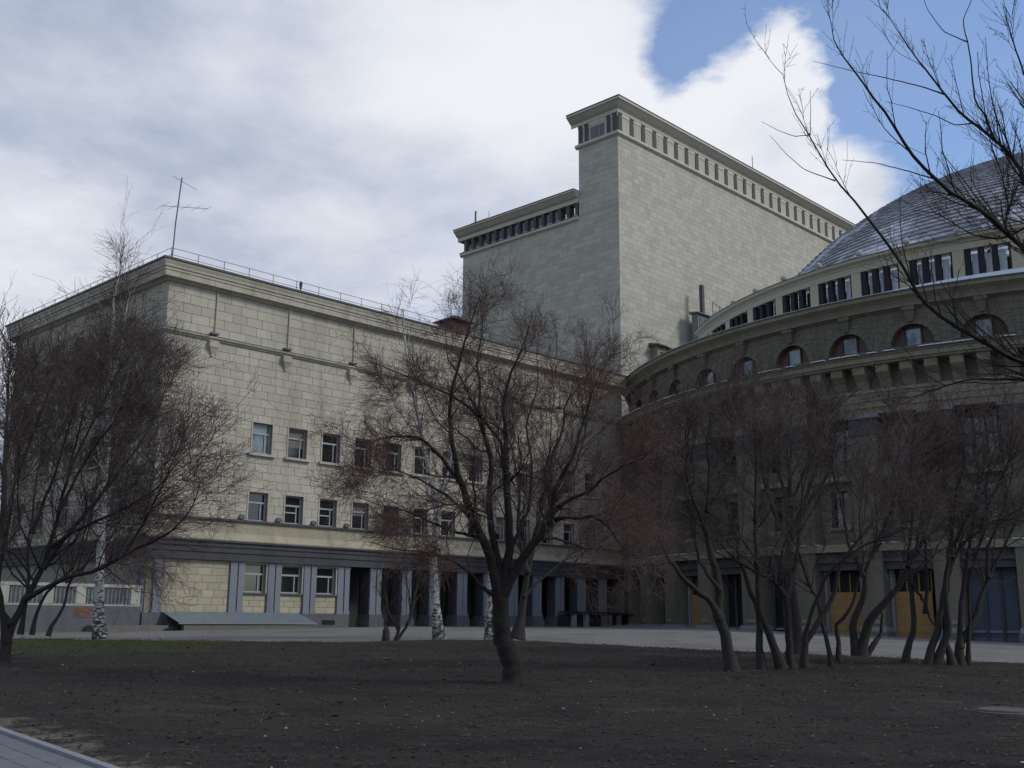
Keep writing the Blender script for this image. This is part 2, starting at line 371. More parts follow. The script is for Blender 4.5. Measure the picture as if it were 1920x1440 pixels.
def lay(parent, rects, frame, m, key, limit=300, gap=.020, t=.020, name='stone'):
    """frame(u,v) -> local point; frame.rz = local rotation. nearest stones become objects of their own"""
    Mw = parent.matrix_basis
    cp = np.array([0, 0, EYE])
    d = [(np.linalg.norm(np.array(Mw @ Vector(frame((r[0] + r[1]) / 2, (r[2] + r[3]) / 2))) - cp) ** 2 / ((r[1] - r[0]) * (r[3] - r[2])), r) for r in rects]
    d.sort(key=lambda q: q[0]); big = MB(); rr = random.Random(key)
    for i, (_, r) in enumerate(d):
        w_, h_ = r[1] - r[0] - gap, r[3] - r[2] - gap; c = frame((r[0] + r[1]) / 2, (r[2] + r[3]) / 2)
        tt = t + rr.uniform(-.004, .006)
        if i < limit:
            k = (key, round(w_ / .04), round(h_, 2), frame.rz)
            if k not in _bc:
                me = bpy.data.meshes.new(name); me.from_pydata(block_pts(round(w_ / .04) * .04, h_, t, .008), [], BF); me.materials.append(m); _bc[k] = me
            o = link(name, _bc[k], parent, c); o.rotation_euler = (0, 0, frame.rz)
        else:
            cs, sn = math.cos(frame.rz), math.sin(frame.rz); b0 = len(big.v)
            for x, y, z in block_pts(w_, h_, tt, .008): big.v.append((c[0] + x * cs - y * sn, c[1] + x * sn + y * cs, c[2] + z))
            big.f += [tuple(b0 + q for q in f) for f in BF]
    if big.v: big.build('masonry', m, parent, kind='stuff')
class Frame:
    def __init__(s, f, rz): s.f = f; s.rz = rz
    def __call__(s, u, v): return s.f(u, v)

# ------------------------------------------------------------------ the wing
ROT = math.pi / 2 - AZ
C0 = (-22.1606, 67.0, 0.0)
LA, LB = 46.8, 23.7
wing = thing('theatre_wing', 'long pale stone wing with blank upper wall and two rows of small square windows', 'building', C0, ROT)
bpy.context.view_layer.update()
FA = Frame(lambda u, v: (u, 0, v), 0.0)
FB = Frame(lambda u, v: (0, u, v), -math.pi / 2)
PIT = 2.87
winsA = []
for k in range(13):
    s = 6.84 + PIT * k
    winsA.append((s, s + 1.55, 12.36, 14.45, 'up', k)); winsA.append((s, s + 1.48, 7.86, 9.76, 'lo', k))
gfA = [(6.84 + PIT * k, 6.84 + PIT * k + 1.66, 3.2, 5.04, 'gf', k) for k in range(3)]
winsB = [(3.9 + 3.9 * k, 5.3 + 3.9 * k, 20.15, 21.15, 'small', k) for k in range(5)]
winsB += [(3.9 + 3.9 * k, 5.4 + 3.9 * k, z, z + 2.1, 'up', k) for k in range(5) for z in (15.2, 11.4, 7.6)]
holesA = [w_[:4] for w_ in winsA]; holesB = [w_[:4] for w_ in winsB]
def back(mb, rects, fr, rev, holes, hole_in):
    for r in rects: 
        q = [fr(r[0], r[2]), fr(r[1], r[2]), fr(r[1], r[3]), fr(r[0], r[3])]; mb.poly(q[::-1] if rev else q)
    for h in holes:                       # reveals of the openings
        for a, b in (((h[0], h[2]), (h[0], h[3])), ((h[0], h[3]), (h[1], h[3])), ((h[1], h[3]), (h[1], h[2])), ((h[1], h[2]), (h[0], h[2]))):
            p, q = fr(*a), fr(*b); mb.poly([p, hole_in(p), hole_in(q), q])
mb = MB()
back(mb, minus((0, LA, 7.75, 24.0), holesA), FA, False, holesA, lambda p: (p[0], p[1] + .34, p[2]))
back(mb, minus((0, LB, .3, 24.0), holesB), FB, True, holesB, lambda p: (p[0] + .3, p[1], p[2]))
mb.poly([(0, LB, .3), (LA, LB, .3), (LA, LB, 24), (0, LB, 24)]); mb.poly([(LA, 0, 0), (LA, LB, 0), (LA, LB, 24), (LA, 0, 24)])
mb.build('wall', M['mortar'], wing)
lay(wing, courses(0, LA, 7.85, 19.36, 1.02, .55, holesA, 1) + courses(0, LA, 19.7, 22.8, 1.18, .62, [], 2), FA, M['stone'], 'wingA', 260)
lay(wing, courses(0, LB, 6.5, 19.36, 1.02, .55, holesB, 3) + courses(0, LB, 19.7, 22.8, 1.18, .62, holesB, 4), FB, M['stone'], 'wingB', 40)
GF = [g[:4] for g in gfA]
# ground storey: yellow stone between the corner pilasters and the colonnade
mb = MB(); back(mb, minus((0, 15.35, 1.8, 5.16), GF), Frame(lambda u, v: (u, .02, v), 0), False, GF, lambda p: (p[0], p[1] + .34, p[2])); mb.build('base_wall', M['mortar'], wing)
yel = courses(1.15, 5.72, 1.9, 5.14, .92, .46, [], 5)
for k in range(3): yel += courses(6.84 + PIT * k, 8.52 + PIT * k, 1.9, 3.08, .85, .40, [], 6 + k)
lay(wing, yel, Frame(lambda u, v: (u, .02, v), 0), M['yellow'], 'gf', 300, name='yellow_stone')
mb = MB().box(0, LA, -.05, .35, 6.42, 7.77); mb.build('plaster_band', M['plaster'], wing)
mb = MB(); mb.sweep([[(x, -.05, 6.95), (x, -.42, 6.50), (x, -.42, 6.43), (x, -.05, 6.43)] for x in (-.42, LA)]); mb.build('sloping_apron', M['plaster'], wing)
mb = MB().box(-.2, LA, -.22, .0, 7.72, 7.82); mb.build('ledge', M['roofmetal'], wing)
# entablature over the ground storey, three stepped fasciae, carried round the corner
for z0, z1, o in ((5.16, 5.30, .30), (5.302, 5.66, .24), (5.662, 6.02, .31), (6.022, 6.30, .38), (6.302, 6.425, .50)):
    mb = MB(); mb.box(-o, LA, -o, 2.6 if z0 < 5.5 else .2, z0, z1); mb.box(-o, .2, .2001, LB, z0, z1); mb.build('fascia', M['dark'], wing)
# plinth
mb = MB().box(-.15, 15.42, -.16, .3, -.3, 1.86); mb.box(-.15, .3, .301, LB, -.3, 1.86); mb.build('plinth', M['plinth'], wing)
mb = MB().box(13.1, 14.2, -.175, -.165, 1.15, 1.45); mb.build('basement_vent', M['black'], wing)
# paired pilasters
def pil(x0, x1, y0=-.13, y1=.04, zb=1.862):
    mb = MB().box(x0 - .04, x1 + .04, y0 - .04, y1, zb, zb + .22); mb.box(x0, x1, y0, y1, zb + .22, 4.98); mb.box(x0 - .03, x1 + .03, y0 - .03, y1, 4.98, 5.158); return mb
pil(.48, .98).build('pilaster', M['blue'], wing); 
pb = MB(); pb.box(-.13, .04, .08, .45, 1.862, 5.158); pb.build('pilaster', M['blue'], wing)
pb = MB(); pb.box(-.13, .04, .75, 1.2, 1.862, 5.158); pb.build('pilaster', M['blue'], wing)
for k in range(4):
    s = 5.76 + PIT * k
    pil(s, s + .47).build('pilaster', M['blue'], wing); pil(s + .61, s + 1.02).build('pilaster', M['blue'], wing)
    lay(wing, courses(s + .47, s + .61, 1.9, 5.1, .5, .46, [], 30 + k), Frame(lambda u, v: (u, .02, v), 0), M['yellow'], 'gf', 0, name='yellow_stone') if 0 else None
    MB().box(s + .475, s + .605, -.03, .03, 1.87, 5.15).build('pilaster_strip', M['yellow'], wing)
# open colonnade: deep piers on pedestals, dark porch behind
for k in range(4, 14):
    s = 5.76 + PIT * k
    if s + 1.1 > LA: break
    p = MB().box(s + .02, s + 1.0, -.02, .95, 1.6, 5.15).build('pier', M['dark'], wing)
    pil(s, s + .47, -.15, -.022).build('pilaster', M['blue'], p); pil(s + .61, s + 1.02, -.15, -.022).build('pilaster', M['blue'], p)
    MB().box(s + .475, s + .605, -.06, -.022, 1.87, 5.15).build('pilaster_strip', M['yellow'], p)
    MB().box(s - .16, s + 1.18, -.34, 1.1, .3, 1.598).build('pedestal', M['plinth'], p)
    MB().box(s - .08, s + 1.1, -.26, 1.03, 1.60, 1.858).build('pedestal_cap', M['plinth'], p)
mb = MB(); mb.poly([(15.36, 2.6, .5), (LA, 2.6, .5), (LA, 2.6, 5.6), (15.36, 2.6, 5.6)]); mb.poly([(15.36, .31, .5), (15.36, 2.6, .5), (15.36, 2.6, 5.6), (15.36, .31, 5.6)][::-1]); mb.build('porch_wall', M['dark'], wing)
mb = MB().box(15.43, LA, -.3, 2.6, .2, .98); mb.build('porch_floor', M['plinth'], wing)
for k in range(4, 13):
    s = 5.76 + PIT * k + 1.25
    d_ = MB().box(s, s + 1.35, 2.5, 2.58, 1.0, 4.4).build('porch_door', M['glass'], wing); MB().box(s - .08, s, 2.46, 2.59, 1.0, 4.5).box(s + 1.35, s + 1.43, 2.46, 2.59, 1.0, 4.5).box(s - .08, s + 1.43, 2.46, 2.59, 4.5, 4.58).box(s + .64, s + .71, 2.46, 2.49, 1.0, 4.4).build('frame', M['brownframe'], d_)
# windows
def window(parent, fr_x, h, kind, k, side='A'):
    u0, u1, v0, v1 = h; W = u1 - u0; H = v1 - v0
    def B(mb, a, b, d0, d1, c, d):
        if side == 'A': return mb.box(a, b, d0, d1, c, d)
        return mb.box(d0, d1, a, b, c, d)
    g = B(MB(), u0, u1, .30, .32, v0, v1)
    gm = M['glasslit'] if (k == 0 and kind == 'up') else M['glass']
    o = g.build('window', gm, parent)
    tr = v0 + H * (.62 if kind != 'up' else .64)
    f = MB(); e = .09
    B(f, u0, u0 + e, .22, .298, v0, v1); B(f, u1 - e, u1, .22, .298, v0, v1); B(f, u0 + e, u1 - e, .22, .298, v0, v0 + e); B(f, u0 + e, u1 - e, .22, .298, v1 - e, v1)
    B(f, u0 + e, u1 - e, .21, .299, tr, tr + .12); mx = u0 + W * .72
    B(f, mx, mx + .07, .225, .299, v0 + e, tr)
    if kind == 'lo' and k in (1, 2): B(f, u0 + e, mx, .225, .297, v0 + H * .38, v0 + H * .38 + .09)
    f.build('frame', M['frame'], o)
    if side == 'A' and (k * 7 + len(kind) + ord(kind[0])) % 5 == 1 and not (k == 0): B(MB(), u0 + .1, u1 - .1, .285, .297, v0 + H * (.30 + .07 * (k % 4)), v1 - .1).build('blind', M['blind'], o)
    if k == 0 and kind == 'up': B(MB(), u0 + .35, u1 - .3, .325, .34, v0 + .1, tr).build('curtain', M['white'], o)
    s = MB()
    if kind in ('lo', 'gf', 'up'):
        q = .11
        B(s, u0 - q, u0 - .002, -.065, .02, v0, v1 + q); B(s, u1 + .002, u1 + q, -.065, .02, v0, v1 + q); B(s, u0, u1, -.065, .02, v1 + .002, v1 + q)
        s.build('surround', M['trim'], o)
    s = MB()
    if kind == 'up': B(s, u0 - .28, u1 + .28, -.24, .25, v0 - .16, v0 - .002)
    else: B(s, u0 - .06, u1 + .06, -.16, .25, v0 - .10, v0 - .002)
    s.build('sill', M['trim'] if kind == 'up' else M['plinth'], o)
for w_ in winsA + gfA: window(wing, None, w_[:4], w_[4], w_[5])
for w_ in winsB: window(wing, None, w_[:4], w_[4], w_[5] + 1, 'B')
# string course with pendant brackets and thin down pipes
prof = [(.02, 19.36), (.12, 19.42), (.16, 19.52), (.26, 19.55), (.28, 19.66), (.02, 19.74)]
def mitred(mb, prof, a0, a1, b1):
    mb.sweep([[(a1, -o, z) for o, z in prof], [(-o, -o, z) for o, z in prof], [(-o, b1, z) for o, z in prof]])
mb = MB(); mitred(mb, prof, 0, LA, LB); mb.build('string_course', M['trim'], wing)
mb = MB(); mitred(mb, [(.02, 19.742), (.30, 19.668), (.30, 19.70), (.02, 19.78)], 0, LA, LB); mb.build('string_flashing', M['roofmetal'], wing)
for k in range(8):
    s = 3.4 + 2 * PIT * k
    if s > LA: break
    b = MB(); b.hexa([(s - .12, -.14, 18.55), (s + .12, -.14, 18.55), (s + .12, 0, 18.55), (s - .12, 0, 18.55), (s - .30, -.30, 18.95), (s + .30, -.30, 18.95), (s + .30, 0, 18.95), (s - .30, 0, 18.95)])
    b.box(s - .34, s + .34, -.33, 0, 18.952, 19.36); b.box(s - .09, s + .09, -.12, 0, 18.38, 18.548); br = b.build('bracket', M['trim'], wing)
    MB().box(s - .27, s + .27, -.33, 0, 19.79, 19.93).build('bracket_cap', M['plinth'], br)
    MB().tube([(s + .12, -.09, 19.75), (s + .12, -.09, 22.9)], .05, 6).build('downpipe', M['pipe'], wing)
# cornice in blocks
cp = [(.02, 22.78), (.14, 22.80), (.30, 22.94), (.54, 22.98), (.55, 23.34), (.60, 23.36), (.60, 23.52), (.67, 23.56), (.68, 23.70), (.75, 23.86), (.77, 23.98), (.02, 24.0)]
mb = MB(); mb.sweep([[(3, -o, z) for o, z in cp], [(-o, -o, z) for o, z in cp], [(-o, 3, z) for o, z in cp]]); mb.build('cornice_block', M['trim'], wing)
for x in np.arange(3.02, LA, 2.92): x1 = min(x + 2.9, LA); MB().sweep([[(x1, -o, z) for o, z in cp], [(x, -o, z) for o, z in cp]]).build('cornice_block', M['trim'], wing)
for y in np.arange(3.02, LB + .7, 2.92): y1 = min(y + 2.9, LB + .7); MB().sweep([[(-o, y, z) for o, z in cp], [(-o, y1, z) for o, z in cp]]).build('cornice_block', M['trim'], wing)
mb = MB().box(-.84, LA, -.84, LB + .8, 24.003, 24.13); mb.build('roof', M['roofmetal'], wing)
# chimney and vent pole on the roof
ch = MB().box(27.3, 29.2, 2.6, 4.4, 24.1, 26.35); ch = ch.build('chimney', M['chimbrick'], wing)
MB().hexa([(26.9, 2.2, 26.35), (29.6, 2.2, 26.35), (29.6, 4.8, 26.35), (26.9, 4.8, 26.35), (27.9, 3.0, 26.9), (28.6, 3.0, 26.9), (28.6, 4, 26.9), (27.9, 4, 26.9)]).build('chimney_cap', M['iron'], ch)
MB().tube([(29.7, 3, 24.1), (29.7, 3, 28.7), (29.75, 3, 28.95), (30.1, 3, 29.0)], .07).build('vent_pole', M['iron'], wing)
for x, zt in ((43.5, 28.4), (39.3, 27.3)): MB().tube([(x, 1.5, 24.1), (x, 1.5, zt)], .045).build('roof_rod', M['iron'], wing)

# railing round the roof
rail = thing('roof_railing', 'thin iron railing along the roof edge of the long stone wing', 'railing', C0, ROT)
pm_ = MB().tube([(0, 0, 0), (0, 0, 1.0)], .022, 5); pmesh = bpy.data.meshes.new('post'); pmesh.from_pydata(pm_.v, [], pm_.f); pmesh.materials.append(M['iron'])
for x in np.arange(.1, 40, 1.95): link('post', pmesh, rail, (x, .15, 24.1))
for y in np.arange(2.0, LB, 1.95): link('post', pmesh, rail, (.1, y, 24.1))
for z in (24.62, 25.08): MB().tube([(40, .15, z), (.1, .15, z), (.1, LB, z)], .02, 5).build('rail', M['iron'], rail)
# aerial
an = thing('roof_antenna', 'tall thin television aerial mast on the roof corner', 'antenna', C0, ROT)
mp_ = [(.35, .5, 24.1), (.42, .5, 27.0), (.62, .5, 30.2)]
MB().tube(mp_, .045, 6).build('mast', M['iron'], an)
def yagi(name, p, d, L, e, n, r=.018):
    p = np.array(p, float); d = np.array(d, float) / np.linalg.norm(d); e = np.array(e, float) / np.linalg.norm(e)
    m = MB().tube([p - d * L * .35, p + d * L * .65], r, 5)
    for k in range(n): q = p + d * L * (-.33 + .97 * k / (n - 1)); h = .55 - .05 * k; m.tube([q - e * h, q + e * h], r * .6, 4)
    m.build(name, M['iron'], an)
yagi('yagi_array', (.49, .5, 28.1), (1, -.35, .12), 3.0, (-.4, .8, -.35), 5)
yagi('yagi_array', (.6, .5, 29.95), (1, -.4, -.45), 1.7, (.3, .9, .4), 6, .014)
vt = thing('roof_vent', 'short dark flared vent pipe on the roof edge beyond the railing', 'vent pipe', tuple(np.array(C0)), ROT)
MB().lathe([(.05, 24.1), (.05, 24.5), (.10, 24.72), (.13, 24.95), (.06, 25.1)], 8, 10.15, .05).build('pipe', M['iron'], vt)
# floodlights on the ledge
ORD = ['first', 'second', 'third', 'fourth', 'fifth', 'sixth']
for k in range(6):
    s = 6.35 + PIT * k
    fl = thing('floodlight', 'small dark floodlight on the ledge just left of the %s lower window from the corner' % ORD[k], 'floodlight', tuple(Vector(C0) + Matrix.Rotation(ROT, 3, 'Z') @ Vector((s, -.12, 7.82))), ROT, 'floodlights along the window ledge')
    MB().box(-.05, .05, -.05, .05, 0, .1).build('bracket', M['iron'], fl)
    MB().hexa([(-.22, -.1, .1), (.22, -.1, .1), (.22, .08, .1), (-.22, .08, .1), (-.16, -.06, .36), (.16, -.06, .36), (.16, .1, .33), (-.16, .1, .33)]).build('housing', M['plinth'], fl)

# ------------------------------------------------------------------ terrace balustrade, canopy
ba = thing('balustrade', 'stone terrace balustrade with slim balusters left of the stone wing corner', 'balustrade', C0, ROT)
MB().box(-30, -.25, -.15, .18, 3.28, 3.46).build('rail', M['palestone'], ba)
MB().box(-30, -.25, -.10, .14, 2.20, 2.30).build('sill_rail', M['palestone'], ba)
MB().box(-30, -.25, -.12, .15, .3, 2.198).build('base', M['plinth'], ba)
piers = [-.62, -4.0, -5.9, -8.4, -11.8, -15.2, -18.6, -22, -25.4, -28.8]
for x in piers: MB().box(x - .3, x + .3, -.13, .16, 2.302, 3.278).build('pier', M['palestone'], ba)
bm_ = MB().lathe([(.075, 0), (.05, .1), (.085, .35), (.05, .75), (.075, .975)], 6); bmesh_ = bpy.data.meshes.new('baluster'); bmesh_.from_pydata(bm_.v, [], bm_.f); bmesh_.materials.append(M['blue'])
for a, b in zip(piers, piers[1:]):
    for x in np.arange(b + .45, a - .38, .24): link('baluster', bmesh_, ba, (x, 0, 2.302))
for i in range(5):
    for j in range(4): MB().box(-4.35 + j * .26 + (i % 2) * .12, -4.11 + j * .26 + (i % 2) * .12, -.145, -.121, 1.55 + i * .12, 1.65 + i * .12).build('brick', M['brick'], ba)
MB().box(-30, -.6, .2, LB, .3, 2.1).build('terrace_floor', M['concrete'], ba)
MB().box(-3.6, .9, -1.5, -.2, .3, 1.1).build('low_step', M['concrete'], ba)
cn = thing('basement_canopy', 'low lean-to of grey corrugated sheet over the basement entrance', 'canopy', C0, ROT)
mb = MB()
xsn = np.arange(1.1, 11.2, .1)
for i, (a, b) in enumerate(zip(xsn, xsn[1:])):
    za, zb = .03 * (i % 2), .03 * ((i + 1) % 2)
    mb.poly([(a + .25, -1.95, 1.26 + za), (b + .25, -1.95, 1.26 + zb), (b, -.17, 1.9 + zb), (a, -.17, 1.9 + za)])
mb.build('corrugated_sheet', M['zinc'], cn)
MB().box(1.3, 11.4, -1.99, -1.94, 1.19, 1.27).build('edge_trim', M['kerb'], cn)
for k, (a, b) in enumerate(((1.7, 3.6), (3.62, 5.4), (5.42, 7.6), (7.62, 9.6), (9.62, 11.1))): MB().box(a, b, -1.90, -1.6, .2, 1.16).build('wall_slab', M['concrete'], cn)
MB().box(11.0, 11.12, -1.49, -.17, .2, 1.15).build('end_wall', M['concrete'], cn)
for x0 in (.6, 1.0): MB().tube([(x0, -1.6, .85), (x0 + .8, -1.5, 1.0)], .06, 5).build('prop_beam', M['planks'], cn)

# ------------------------------------------------------------------ stage tower
Q0 = (11.35, 110.2, 0.0)
tw = thing('stage_tower', 'tall windowless pale stone tower with a dark pillared frieze under its roof', 'tower', Q0, ROT)
bpy.context.view_layer.update()
TL, T1, T2 = 62.0, 5.6, 24.3
mb = MB(); mb.poly([(0, 0, 20), (TL, 0, 20), (TL, 0, 57), (0, 0, 57)]); mb.poly([(0, 0, 20), (0, 0, 57), (0, T1, 57), (0, T1, 20)]); mb.poly([(0, T1, 20), (0, T1, 45.5), (0, T2, 45.5), (0, T2, 20)])
mb.poly([(TL, 0, 20), (TL, T2, 20), (TL, T2, 45.5), (TL, T1, 57), (TL, 0, 57)]); mb.poly([(0, T1, 45), (0, T1, 57), (TL, T1, 57), (TL, T1, 45)]); mb.poly([(0, T2, 20), (0, T2, 45.5), (TL, T2, 45.5), (TL, T2, 20)])
mb.build('wall', M['tmortar'], tw)
lay(tw, courses(0, TL, 24, 53.5, 1.15, .6, [], 11), Frame(lambda u, v: (u, 0, v), 0), M['tower'], 'towA', 200, gap=.013, t=.013)
lay(tw, courses(0, T1, 45.6, 53.5, 1.15, .6, [], 12) + courses(0, T2, 24, 45.3, 1.15, .6, [], 13), Frame(lambda u, v: (0, u, v), -math.pi / 2), M['tower'], 'towB', 100, gap=.013, t=.013)
def ring3(prof, mb, a1=TL, b1=T1):
    mb.sweep([[(a1, -o, z) for o, z in prof], [(-o, -o, z) for o, z in prof], [(-o, b1, z) for o, z in prof]]); return mb
ring3([(.01, 53.4), (.22, 53.5), (.34, 53.6), (.34, 53.85), (.2, 53.95), (.01, 54.0)], MB(), TL, T1 + .3).build('string_course', M['ttrim'], tw)
ring3([(.10, 56.15), (.14, 56.2), (.14, 56.55), (.45, 56.75), (.85, 57.12), (1.0, 57.2), (1.02, 57.42), (.10, 57.5)], MB(), TL, T1 + 1).build('cornice', M['ttrim'], tw)
MB().box(-1.05, TL + 1, -1.05, T1 + 1.05, 57.503, 57.56).build('roof', M['copper'], tw)
ring3([(.06, 55.75), (.10, 55.8), (.10, 56.14), (.06, 56.14)], MB()).build('architrave', M['ttrim'], tw)
fx = [0.02] + [2.10 * k for k in range(1, 29)]
for x in fx: 
    MB().box(x, x + .60, -.12, .02, 54.003, 55.95).box(x - .04, x + .64, -.16, .02, 55.952, 56.1).build('frieze_pier', M['frieze'], tw)
for x in fx:
    p = MB().box(x + .62, x + 2.06, -.05, .0, 54.02, 55.74).build('frieze_panel', M['tower'], tw)
    MB().box(x + .72, x + 1.96, -.075, -.051, 54.02, 55.45).build('raised_field', M['tower'], p)
for y0, y1 in ((.05, .62), (.95, 1.45), (4.1, 4.62), (5.0, 5.55)): MB().box(-.12, .02, y0, y1, 54.003, 55.95).box(-.16, .02, y0 - .04, y1 + .04, 55.952, 56.1).build('frieze_pier', M['frieze'], tw)
MB().box(-.03, .0, .62, .95, 54.0, 56.1).box(-.03, 0, 4.62, 5.0, 54.0, 56.1).build('frieze_panel', M['tower'], tw)
f = MB().box(-.06, 0, 1.47, 4.08, 55.5, 56.1).box(-.06, 0, 1.47, 1.8, 54.0, 55.5).box(-.06, 0, 3.8, 4.08, 54.0, 55.5).build('window', M['tower'], tw)
for y in (1.82, 2.5, 3.18): MB().box(-.03, -.01, y, y + .60, 54.05, 55.48).build('pane', M['glassblock'], f)
MB().box(-.08, -.03, 2.43, 2.49, 54.05, 55.48).box(-.08, -.03, 3.11, 3.17, 54.05, 55.48).build('mullion', M['frame'], f)
# lower rear part: open gallery
MB().sweep([[(-o, y, z) for o, z in [(.01, 44.95), (.2, 45.05), (.32, 45.15), (.32, 45.4), (.01, 45.5)]] for y in (T1 - .02, T2 + .3)]).build('gallery_ledge', M['ttrim'], tw)
MB().box(-.36, -.0, T1, T2 + .35, 45.41, 45.5).build('gallery_flashing', M['roofmetal'], tw)
MB().sweep([[(-o, y, z) for o, z in [(-1.0, 47.15), (.10, 47.15), (.14, 47.6), (.40, 47.75), (.78, 48.15), (.92, 48.25), (.92, 48.4), (-1.0, 48.45)]] for y in (T1 + .003, T2 + .9)]).build('gallery_cornice', M['ttrim'], tw)
MB().box(-.96, 1.25, T1 + .003, T2 + .95, 48.453, 48.52).build('gallery_roof', M['copper'], tw)
ys_ = np.linspace(T1 + .35, T2 - .4, 15)
for i, y in enumerate(ys_):
    MB().box(-.05, .85, y - .22, y + .22, 45.502, 47.148).build('gallery_pier', M['frieze'], tw)
    if 1 < i < 11 and i + 1 < len(ys_):
        p = MB().box(.25, .30, y + .22, ys_[i + 1] - .22, 45.505, 47.145).build('gallery_glazing', M['glassblock'], tw)
        if i % 2: MB().box(.20, .245, y + .24, y + .36, 45.51, 47.14).build('mullion', M['panel'], p)
    MB().box(-.3, -.05, y - .25, y + .3, 45.503, 45.60).build('pier_foot', M['snow'], tw)
MB().box(1.2, TL, T1 + .1, T2 - 3.0, 45.0, 45.45).build('gallery_floor', M['roofmetal'], tw)
for y in ys_[::3]: MB().box(5, 5.7, y - .3, y + .3, 45.45, 48.0).box(1.0, 5.0, y - .12, y + .12, 47.6, 47.9).build('inner_pier', M['ttrim'], tw)
MB().box(-.6, .6, 19.6, 22.4, 48.52, 48.75).build('roof_hatch', M['roofmetal'], tw)
MB().tube([(-.3, 21.9, 48.5), (-.3, 21.9, 50.3)], .12).build('vent_pipe', M['halltrim'], tw); MB().tube([(.3, 20.2, 48.5), (.3, 20.2, 50)], .03).build('roof_rod', M['iron'], tw)
MB().tube([(28.6, .5, 57.5), (28.6, .5, 60.4)], .05).build('roof_rod', M['iron'], tw)

# ------------------------------------------------------------------ roof huts at the tower foot
h1 = thing('roof_hut', 'small pale stair hut with a dark doorway on the roof below the tower', 'hut', C0, ROT)
MB().box(59.5, 61.9, 5.0, 5.25, 24, 30.5).box(59.5, 59.75, 5.26, 5.9, 24, 30.5).build('wall', M['halltrim'], h1); MB().box(60.1, 60.75, 4.96, 4.99, 28.3, 29.9).build('doorway', M['black'], h1)
MB().hexa([(59.2, 4.6, 30.5), (60.9, 4.6, 30.5), (60.9, 5.95, 30.5), (59.2, 5.95, 30.5), (59.2, 4.6, 30.62), (60.9, 4.6, 30.62), (60.9, 5.95, 30.9), (59.2, 5.95, 30.9)]).box(61.0, 62.6, 4.6, 5.9, 30.45, 30.55).build('roof', M['roofmetal'], h1)
h2 = thing('roof_hut', 'grey glazed roof hut with a tall dark flue at the foot of the tower', 'hut', C0, ROT)
MB().box(66.0, 69.6, 4.1, 4.9, 28, 35.3).build('wall', mat('grey hut paint', (.17, .185, .19)), h2)
for x in (66.3, 67.4, 68.5): MB().box(x, x + .75, 4.05, 4.09, 31, 34.9).build('window', M['glass'], h2)
MB().hexa([(65.7, 3.8, 35.302), (69.9, 3.8, 35.302), (69.9, 5.1, 35.302), (65.7, 5.1, 35.302), (65.7, 3.8, 35.4), (69.9, 3.8, 35.4), (69.9, 5.1, 35.6), (65.7, 5.1, 35.6)]).build('roof', M['copper'], h2)
MB().box(67.3, 67.75, 4.3, 4.7, 35.4, 39.0).build('flue', M['frieze'], h2)
for x in (69.2, 70.6, 72.0, 73.2): MB().tube([(x, 4.2, 35.5), (x, 4.2, 37.4 - .2 * (x - 69))], .05).build('rail_post', M['halltrim'], h2)
MB().tube([(69.2, 4.2, 37.3), (73.2, 4.2, 36.5)], .05).build('rail', M['halltrim'], h2)

# ------------------------------------------------------------------ round hall
O = np.array([51.9, 104.7])
hall = thing('round_hall', 'curved dark stone hall with arched windows, tall pilasters and a scaled dome', 'building', (O[0], O[1], 0))
bpy.context.view_layer.update()
def cyl(R, a, z, c=(0, 0)): a = R_(a); return (c[0] - R * math.sin(a), c[1] - R * math.cos(a), z)
def sector(R0, R1, z0, z1, a0, a1, c=(0, 0), step=2.0, mb=None):
    mb = mb or MB(); n = max(1, int(math.ceil((a1 - a0) / step)))
    return mb.sweep([[cyl(R0, a, z0, c), cyl(R1, a, z0, c), cyl(R1, a, z1, c), cyl(R0, a, z1, c)][::-1] for a in np.linspace(a0, a1, n + 1)])
def ringp(prof, a0, a1, c=(0, 0), step=1.5, mb=None):
    mb = mb or MB(); n = max(1, int(math.ceil((a1 - a0) / step)))
    return mb.sweep([[cyl(R, a, z, c) for R, z in prof] for a in np.linspace(a0, a1, n + 1)])
A0, A1 = -8, 92
GC = [31.55 + 6.7 * k for k in range(-5, 9)]; HW = 2.25
def cut(a0, a1, spans):                  # angle spans left between openings
    out = []; cur = a0
    for s0, s1 in sorted(spans):
        if s0 > cur: out.append((cur, s0))
        cur = max(cur, s1)
    if cur < a1: out.append((cur, a1))
    return out
gsp = [(g - HW, g + HW) for g in GC]
for a, b in cut(A0, A1, gsp):
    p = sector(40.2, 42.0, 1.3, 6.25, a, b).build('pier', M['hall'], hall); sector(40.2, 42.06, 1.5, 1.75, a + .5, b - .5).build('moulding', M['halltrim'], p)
    sector(40.2, 42.35, -1, 1.0, a - .25, b + .25).build('pedestal', M['plinth'], p); sector(40.2, 42.2, 1.003, 1.298, a - .12, b + .12).build('pedestal_cap', M['kerb'], p)
